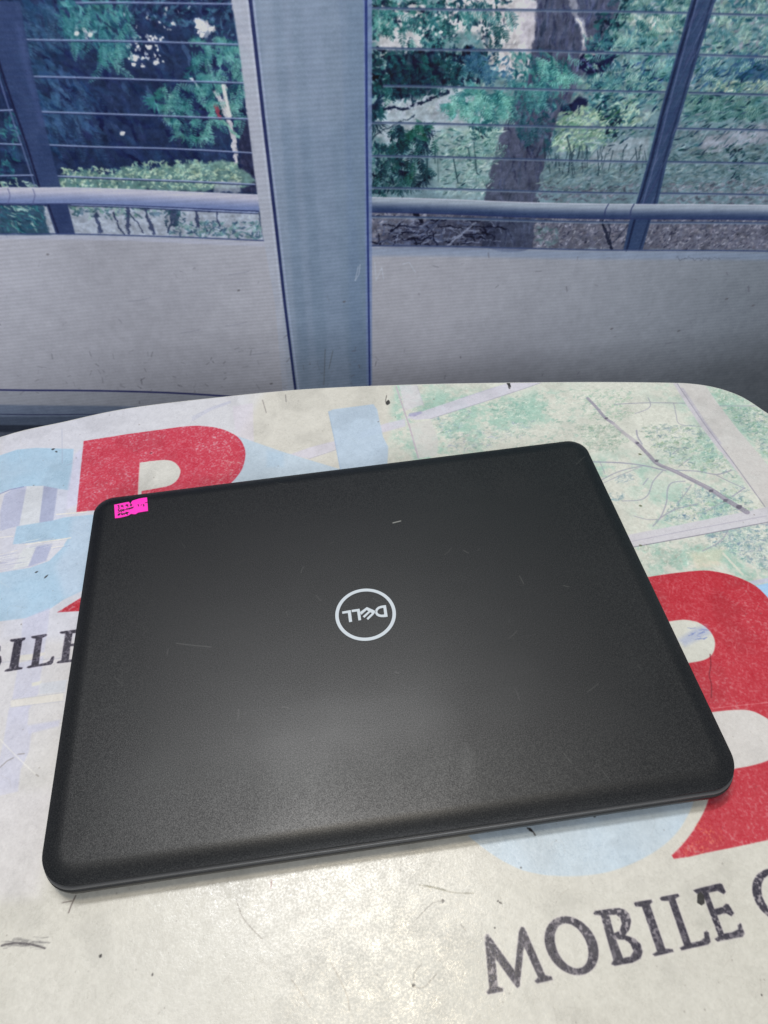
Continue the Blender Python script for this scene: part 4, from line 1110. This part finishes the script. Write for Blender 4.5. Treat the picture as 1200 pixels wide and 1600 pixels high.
nt.links.new(mx.outputs[2], mx2.inputs[6]); nt.links.new(sp.outputs[0], mx2.inputs[0])
hz = N(nt, 'ShaderNodeMix'); hz.data_type = 'RGBA'      # thin greasy film where the lid was handled
hz.inputs[7].default_value = (.038, .038, .038, 1)
nt.links.new(mx2.outputs[2], hz.inputs[6]); nt.links.new(ramp(nt, sp.outputs[1], .40, .85, 0, .22), hz.inputs[0])
nt.links.new(hz.outputs[2], b.inputs["Base Color"])
nt.links.new(ramp(nt, sp.outputs[1], .20, .85, .45, .36), b.inputs["Roughness"])
nt.links.new(ramp(nt, fine, .34, .68, .24, .52), b.inputs["Specular IOR Level"])
p1 = bump(nt, b, fine, .3, .00010)
bump(nt, b, fine2, .10, .00012, p1)

M_BASE, nt, b = mat("base_plastic", (.006, .006, .007), .42, .5)
oc = coord(nt); bump(nt, b, noise(nt, oc, 1200, 2), .3, .0002)
M_LIP, nt, b = mat("palm_rest_edge_plastic", (.075, .075, .078), .3, .5)
oc = coord(nt); bump(nt, b, noise(nt, oc, 900, 2), .1, .0001)
M_RUB, nt, b = mat("rubber", (.02, .02, .02), .8, .3)
oc = coord(nt); bump(nt, b, noise(nt, oc, 900, 2), .3, .0002)
M_LOGO, nt, b = mat("logo_silver", (.46, .50, .54), .45, .4, .0)
oc = coord(nt); nt.links.new(ramp(nt, noise(nt, oc, 300, 3), .3, .7, .40, .52), b.inputs["Roughness"])
M_RIM, nt, b = mat("table_white_plastic", (.62, .61, .57), .4, .5)
oc = coord(nt); bump(nt, b, noise(nt, oc, 120, 4), .2, .0005)
M_FLOOR, nt, b = mat("floor_concrete", (.16, .16, .155), .8, .3)
oc = coord(nt)
mx = N(nt, 'ShaderNodeMix'); mx.data_type = 'RGBA'
mx.inputs[6].default_value = (.12, .12, .118, 1); mx.inputs[7].default_value = (.24, .235, .225, 1)
nt.links.new(noise(nt, oc, 3.5, 8, .65), mx.inputs[0]); nt.links.new(mx.outputs[2], b.inputs["Base Color"])
bump(nt, b, noise(nt, oc, 60, 6), .3, .003)


# ------------------------------------------------------------------ mesh helpers
def link(name, bm, material, parent=None, smooth_=True):
    me = bpy.data.meshes.new(name)
    bm.normal_update()
    bm.to_mesh(me); bm.free()
    me.materials.append(material)
    if smooth_:
        for p in me.polygons:
            p.use_smooth = True
    o = bpy.data.objects.new(name, me)
    COL.objects.link(o)
    if parent is not None:
        o.parent = parent
    return o


def tag(o, label=None, cat=None, kind=None, group=None):
    if label: o["label"] = label
    if cat: o["category"] = cat
    if kind: o["kind"] = kind
    if group: o["group"] = group
    return o


def rrect(hw, hd, r4, n=14):
    """rounded rectangle outline counter-clockwise; r4 = radii NR, FR, FL, NL"""
    out = []
    for (cx, cy, a0, r_) in ((hw, -hd, -90, r4[0]), (hw, hd, 0, r4[1]), (-hw, hd, 90, r4[2]), (-hw, -hd, 180, r4[3])):
        ox = cx - math.copysign(r_, cx); oy = cy - math.copysign(r_, cy)
        for k in range(n + 1):
            a = math.radians(a0 + 90 * k / n)
            out.append((ox + r_ * math.cos(a), oy + r_ * math.sin(a)))
    return out


RAD = (0.0165, 0.0125, 0.0125, 0.0165)


def ring(bm, inset, z, n=14, dens=0):
    r4 = [max(r_ - inset, .0025) for r_ in RAD]
    return [bm.verts.new((*warp(x, y), z)) for x, y in rrect(LW / 2 - inset, LD / 2 - inset, r4, n)]


def bridge(bm, a, b_):
    n = len(a)
    for i in range(n):
        bm.faces.new((a[i], a[(i + 1) % n], b_[(i + 1) % n], b_[i]))


def loft(levels, dy=0.0):
    """levels: (inset, z) from bottom to top; closed at both ends"""
    bm = bmesh.new()
    rs = [ring(bm, i, z) for i, z in levels]
    for a, b_ in zip(rs, rs[1:]):
        bridge(bm, a, b_)
    bm.faces.new(rs[-1]); bm.faces.new(list(reversed(rs[0])))
    for v in bm.verts:
        v.co.y += dy
    return bm


ROLL = 0.0105


def lid_height(d):
    t = min(max(d / ROLL, 0), 1)
    return ZRIM + (ZTOP - .0003 - ZRIM) * (1 - (1 - t) ** 2.1) + .0003 * min(d / .05, 1)


def add_uv(o, fn):
    me = o.data
    uvl = me.uv_layers.new(name="print")
    co = np.empty(len(me.vertices) * 3, np.float32); me.vertices.foreach_get("co", co); co = co.reshape(-1, 3)
    li = np.empty(len(me.loops), np.int32); me.loops.foreach_get("vertex_index", li)
    uv_ = fn(co[li]).astype(np.float32)
    uvl.data.foreach_set("uv", uv_.ravel())


def empty(name, loc=(0, 0, 0)):
    o = bpy.data.objects.new(name, None)
    COL.objects.link(o)
    o.location = loc
    o.empty_display_size = .05
    return o


# ------------------------------------------------------------------ floor
bm = bmesh.new()
for x, y in ((-3, -3), (3, -3), (3, 3), (-3, 3)):
    bm.verts.new((x, y, -.74))
bm.faces.new(bm.verts[:])
tag(link("floor", bm, M_FLOOR, smooth_=False), kind="structure")

# ------------------------------------------------------------------ banner
bm = bmesh.new()
nx, nz = 96, 40
bx0, bx1, bz0, bz1 = -1.1, 1.3, -.70, .72
grid = []
for j in range(nz + 1):
    row = []
    for i in range(nx + 1):
        x = bx0 + (bx1 - bx0) * i / nx; z = bz0 + (bz1 - bz0) * j / nz
        y = YB + .0025 * math.sin(x * 7.3 + .6) * math.cos(z * 3.1) + .0015 * math.sin(x * 17 + z * 5)
        row.append(bm.verts.new((x, y, z)))
    grid.append(row)
for j in range(nz):
    for i in range(nx):
        bm.faces.new((grid[j][i], grid[j][i + 1], grid[j + 1][i + 1], grid[j + 1][i]))
root = empty("banner", (0.1, YB, -.74))
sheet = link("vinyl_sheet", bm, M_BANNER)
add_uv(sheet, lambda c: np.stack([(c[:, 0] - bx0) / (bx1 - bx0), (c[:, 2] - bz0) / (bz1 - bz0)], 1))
md = sheet.modifiers.new("thickness", 'SOLIDIFY'); md.thickness = .0008; md.offset = 1
sheet.parent = root; sheet.location = (-.1, -YB, .74)
tag(root, "grey blue vinyl banner printed with a barred window and trees, hanging behind the table", "banner")
for zc in (bz0 - .012, bz1 + .012):        # wooden battens that hold the sheet top and bottom
    bm = bmesh.new()
    bmesh.ops.create_cube(bm, size=1)
    bmesh.ops.scale(bm, vec=(bx1 - bx0 + .04, .024, .03), verts=bm.verts)
    bmesh.ops.translate(bm, vec=(.0, 0, zc + .74), verts=bm.verts)
    bmesh.ops.bevel(bm, geom=bm.edges[:], offset=.004, segments=2, affect='EDGES')
    link("batten", bm, M_RIM, root, False)

# ------------------------------------------------------------------ table
edge_px = [(0, 682), (100, 658), (200, 637), (340, 620), (480, 607), (640, 600), (790, 597), (930, 596), (1040, 597), (1085, 599), (1120, 605), (1148, 614), (1170, 625), (1200, 645)]
far = [on_z(x, y) for x, y in edge_px]
out = [(-.435, .045), (-.385, .125), (-.325, .180)] + far[0:] + [(.337, .108), (.348, .05), (.353, -.03), (.350, -.16), (.335, -.27), (.28, -.355), (.18, -.40), (0, -.415), (-.2, -.405), (-.33, -.36), (-.41, -.27), (-.452, -.15), (-.455, -.04)]
dense = smooth(out, True, 6)[::-1]        # counter-clockwise
cen = dense.mean(0)
# outward normals
nrm = np.roll(dense, -1, 0) - np.roll(dense, 1, 0)
nrm = np.stack([nrm[:, 1], -nrm[:, 0]], 1); nrm /= np.linalg.norm(nrm, axis=1)[:, None]
area2 = np.sum(dense[:, 0] * np.roll(dense[:, 1], -1) - np.roll(dense[:, 0], -1) * dense[:, 1])
if area2 < 0:
    dense = dense[::-1]; nrm = -nrm[::-1]
    nrm = np.roll(dense, -1, 0) - np.roll(dense, 1, 0)
    nrm = np.stack([nrm[:, 1], -nrm[:, 0]], 1); nrm /= np.linalg.norm(nrm, axis=1)[:, None]
table = empty("table", (-.05, -.1, -.74))


def table_part(name, prof, material, cap_top, cap_bot):
    """prof: (outset, z) going up the outside"""
    bm = bmesh.new()
    rs = [[bm.verts.new((p[0] + n_[0] * o_ + .05, p[1] + n_[1] * o_ + .1, z + .74)) for p, n_ in zip(dense, nrm)] for o_, z in prof]
    for a, b_ in zip(rs, rs[1:]):
        bridge(bm, a, b_)
    if cap_top: bm.faces.new(rs[-1])
    if cap_bot: bm.faces.new(list(reversed(rs[0])))
    return link(name, bm, material, table)


top_o = table_part("printed_sheet", [(-.0012, -.0006), (-.0012, 0), ], M_TABLE, True, True)
top_o.data.polygons.foreach_set("use_smooth", [False] * len(top_o.data.polygons))
add_uv(top_o, lambda c: np.stack([(c[:, 0] - .05 - cv_t.x0) / (cv_t.x1 - cv_t.x0), (c[:, 1] - .1 - cv_t.y0) / (cv_t.y1 - cv_t.y0)], 1))
table_part("table_top", [(-.006, -.03), (-.003, -.03), (.0018, -.028), (.0022, -.006), (.0016, -.0022), (.0004, -.0009), (-.003, -.0007), (-.006, -.0007)], M_RIM, True, True)
for sx, sy in ((-.33, .08), (.24, .06), (.26, -.28), (-.34, -.28)):
    bm = bmesh.new()
    ring_prev = None
    for k in range(9):
        f = k / 8
        z = .71 * (1 - f)
        w_ = .036 - .012 * f
        ox, oy = sx + .05 + math.copysign(.05, sx) * f ** 1.5, sy + .1 + math.copysign(.05, sy + .1) * f ** 1.5
        rr = [bm.verts.new((ox + w_ * math.cos(a), oy + w_ * .7 * math.sin(a), z)) for a in [math.tau * q / 16 for q in range(16)]]
        if ring_prev:
            bridge(bm, rr, ring_prev)
        else:
            bm.faces.new(rr)
        ring_prev = rr
    bm.faces.new(list(reversed(ring_prev)))
    link("leg", bm, M_RIM, table)
tag(table, "white plastic table with a rounded edge, its worn top printed with red and blue letters", "table")

# ------------------------------------------------------------------ laptop
lap = empty("laptop", (0, 0, 0))
tag(lap, "closed black laptop with a round silver logo and pink sticker on printed table", "laptop")

prof = [(.0016, .0131), (.0005, .01325), (.0, .0137)]
for k in range(0, 25):
    d = ROLL * (k / 24) ** 1.6
    prof.append((d, lid_height(d)))
prof += [(.030, lid_height(.030)), (.050, lid_height(.050))]
bm = loft(prof)
lid = link("lid", bm, M_LID, lap)
add_uv(lid, lambda c: np.stack([(c[:, 0] - cv_l.x0) / (cv_l.x1 - cv_l.x0), (c[:, 1] - cv_l.y0) / (cv_l.y1 - cv_l.y0)], 1))
# dark strip put in for the shade of the gap under the lid
link("gap_strip", loft([(.0030, .0118), (.0030, .0134)]), M_RUB, lap)
# palm-rest deck with its bright rolled lip, then the tub that tapers to the feet
link("palm_rest", loft([(.0006, .0108), (-.0002, .0110), (-.0004, .0113), (-.0004, .0117), (-.0001, .0121), (.0005, .0123), (.0024, .0124)], dy=-.0008), M_LIP, lap)
link("bottom_case", loft([(.0155, .0021), (.0100, .0023), (.0048, .0028), (.0016, .0036), (.0002, .0048), (-.0004, .0066), (-.0006, .0090), (-.0004, .0104), (.0008, .0108)], dy=-.0013), M_BASE, lap)
for sx in (-1, 1):
    for sy in (-1, 1):
        bm = bmesh.new()
        c = warp(sx * .135, sy * .088)
        pts = rrect(.018, .004, (.0038,) * 4, 5)
        lo = [bm.verts.new((c[0] + x, c[1] + y, .0002)) for x, y in pts]
        hi = [bm.verts.new((c[0] + x, c[1] + y, .0026)) for x, y in pts]
        bridge(bm, lo, hi); bm.faces.new(hi); bm.faces.new(list(reversed(lo)))
        link("rubber_foot", bm, M_RUB, lap)

# logo: flat metal ring and letters set into the lid, built as raised inlays
LZ = ZTOP + .00002


def prism(name, outer, holes=(), h=.00012, material=None, parent=None, z0=LZ):
    """outline (px) -> thin solid; hole handled by bridging outline and hole of equal count"""
    bm = bmesh.new()
    if holes:
        o_, i_ = outer, holes[0]
        vt = [bm.verts.new((x, y, z0 + h)) for x, y in o_]; vi = [bm.verts.new((x, y, z0 + h)) for x, y in i_]
        wt = [bm.verts.new((x, y, z0)) for x, y in o_]; wi = [bm.verts.new((x, y, z0)) for x, y in i_]
        n = len(o_)
        for k in range(n):
            l = (k + 1) % n
            bm.faces.new((vt[k], vt[l], vi[l], vi[k])); bm.faces.new((wt[k], wt[l], vt[l], vt[k])); bm.faces.new((vi[k], vi[l], wi[l], wi[k]))
    else:
        vt = [bm.verts.new((x, y, z0 + h)) for x, y in outer]; wt = [bm.verts.new((x, y, z0)) for x, y in outer]
        n = len(outer)
        bm.faces.new(vt)
        for k in range(n):
            l = (k + 1) % n
            bm.faces.new((wt[k], wt[l], vt[l], vt[k]))
        bmesh.ops.triangulate(bm, faces=[f for f in bm.faces if len(f.verts) > 4])
    bmesh.ops.recalc_face_normals(bm, faces=bm.faces)
    return link(name, bm, material or M_LOGO, parent, False)


def lp(pts):   # pixels of the 8x crop at (500,900) -> lid surface
    return [on_z(500 + x / 8, 900 + y / 8, ZTOP + .0001) for x, y in pts]


# ring: fit a circle on the lid through the photographed ring
oc_ = np.array(lp([(570, 150), (945, 480), (570, 808), (195, 480)]))
c0 = (oc_[0] + oc_[2] + oc_[1] + oc_[3]) / 4
ro = np.mean(np.linalg.norm(oc_ - c0, axis=1))
ic_ = np.array(lp([(570, 186), (903, 480), (570, 768), (236, 480)]))
ri = np.mean(np.linalg.norm(ic_ - c0, axis=1))
circ = [(math.cos(math.tau * k / 96), math.sin(math.tau * k / 96)) for k in range(96)]


def ellring(v):
    ax = (np.array(v[1]) - np.array(v[3])) / 2; ay = (np.array(v[0]) - np.array(v[2])) / 2
    return [tuple(c0 + ax * c + ay * s) for c, s in circ]


prism("logo_ring", [tuple(c0 + ro * np.array(q)) for q in circ], [[tuple(c0 + ri * np.array(q)) for q in circ]], parent=lid)
# D with its counter, as outline and matching inner outline
D_out = [(824, 364), (790, 368), (755, 374), (722, 388), (700, 410), (688, 438), (690, 466), (706, 492), (735, 508), (768, 514), (806, 514), (846, 508)]
D_in = [(793, 398), (775, 400), (757, 404), (739, 412), (725, 424), (717, 440), (718, 456), (728, 470), (746, 480), (768, 484), (786, 483), (803, 480)]
prism("logo_letter", lp(D_out), [lp(D_in)], parent=lid)
prism("logo_letter", lp([(277, 445), (384, 426), (402, 570), (364, 577), (348, 462), (280, 472)]), parent=lid)
prism("logo_letter", lp([(394, 424), (494, 409), (503, 455), (514, 550), (480, 556), (464, 443), (398, 452)]), parent=lid)
# slanted E: spine and three bars in one outline
prism("logo_letter", lp([(586, 388), (700, 440), (672, 478), (600, 549), (582, 530), (650, 464), (628, 452), (556, 522), (534, 505), (606, 440), (584, 425), (516, 484), (503, 462), (500, 452)]), parent=lid)

# pink sticker, curled over the lid's shoulder
st_px = Z(130, 740, 8, [(390, 395), (445, 384), (500, 372), (540, 364), (575, 358), (583, 374), (596, 382), (604, 362), (616, 346), (655, 332), (700, 318), (750, 309), (800, 303), (806, 380), (812, 470),
                        (750, 480), (690, 490), (668, 504), (650, 512), (625, 510), (600, 506), (580, 520), (560, 530), (510, 544), (460, 555), (400, 562), (395, 480)])


def on_lid_surface(px, py):
    z = ZTOP
    for _ in range(6):
        p = np.array(on_z(px, py, z))
        # distance to the outline (edges of the measured quadrilateral)
        d = 1
        for k in range(4):
            a, b_ = QUAD[k], QUAD[(k + 1) % 4]
            e = (b_ - a) / np.linalg.norm(b_ - a)
            d = min(d, e[0] * (p[1] - a[1]) - e[1] * (p[0] - a[0]))
        z = lid_height(d)
    return (p[0], p[1], z)


bm = bmesh.new()
M_STK, nt, b = mat("pink_label", (.95, .02, .36), .5, .4)
oc = coord(nt)
mx = N(nt, 'ShaderNodeMix'); mx.data_type = 'RGBA'
mx.inputs[6].default_value = (.90, .018, .40, 1); mx.inputs[7].default_value = (.98, .035, .50, 1)
nt.links.new(noise(nt, oc, 200, 3), mx.inputs[0]); nt.links.new(mx.outputs[2], b.inputs["Base Color"])
sv = [on_lid_surface(*q) for q in st_px]
t_ = [bm.verts.new((x, y, z + .00045)) for x, y, z in sv]
bo = [bm.verts.new((x, y, z + .0001)) for x, y, z in sv]
bm.faces.new(t_)
for k in range(len(t_)):
    l = (k + 1) % len(t_)
    bm.faces.new((bo[k], bo[l], t_[l], t_[k]))
bmesh.ops.triangulate(bm, faces=[f for f in bm.faces if len(f.verts) > 4])
bmesh.ops.recalc_face_normals(bm, faces=bm.faces)
sticker = link("sticker", bm, M_STK, lid, False)
sticker["label"] = "small torn pink sticker with handwriting"
# handwriting: thin ink strokes
M_INK, nt, b = mat("pen_ink", (.03, .012, .02), .5, .3)
oc = coord(nt); nt.links.new(ramp(nt, noise(nt, oc, 300, 2), .3, .7, .4, .6), b.inputs["Roughness"])
strokes = [
    [(432, 408), (450, 400), (444, 416), (456, 424), (440, 436)],                               # 3
    [(478, 400), (480, 420), (496, 414)], [(496, 398), (502, 428)],                             # 4
    [(556, 396), (538, 394), (538, 410), (556, 406), (560, 392), (562, 424)],                   # 9
    [(598, 384), (590, 402), (600, 412), (612, 398), (600, 384)],                               # 0
    [(462, 444), (442, 450), (440, 466), (456, 470), (454, 484), (436, 490)],                   # 5
    [(474, 456), (468, 472), (480, 482), (490, 466), (476, 454)], [(500, 450), (496, 468), (508, 474), (516, 458), (502, 450)],
    [(524, 462), (540, 452)], [(548, 438), (552, 462)], [(545, 450), (566, 444)],
    [(574, 436), (570, 452), (582, 450), (584, 434), (590, 448), (598, 430), (604, 444), (612, 424), (618, 440), (632, 420)],
    [(470, 500), (440, 512), (438, 530), (462, 522)], [(446, 520), (466, 512)],
    [(486, 494), (480, 516), (494, 524), (500, 508), (484, 510)],
    [(508, 500), (514, 520), (528, 496)], [(540, 488), (532, 504), (552, 510), (560, 490), (540, 488), (556, 520)], [(534, 506), (574, 488)],
    [(688, 388), (694, 414)], [(722, 400), (738, 396)], [(752, 388), (762, 396), (754, 412), (768, 410)], [(776, 372), (806, 364)],
]
bm = bmesh.new()
for s_ in strokes:
    q = [np.array(on_lid_surface(130 + x / 8, 740 + y / 8)) + np.array([0, 0, .00052]) for x, y in s_]
    for a, b_ in zip(q, q[1:]):
        d = (b_ - a)[:2]; L_ = np.linalg.norm(d)
        if L_ < 1e-6: continue
        e = np.array([-d[1], d[0], 0]) / L_ * .00030
        x_ = np.array([d[0], d[1], 0]) / L_ * .00012
        v4 = [bm.verts.new(p) for p in (a - e - x_, b_ - e + x_, b_ + e + x_, a + e - x_)]
        bm.faces.new(v4)
wr = link("handwriting", bm, M_INK, lid, False)
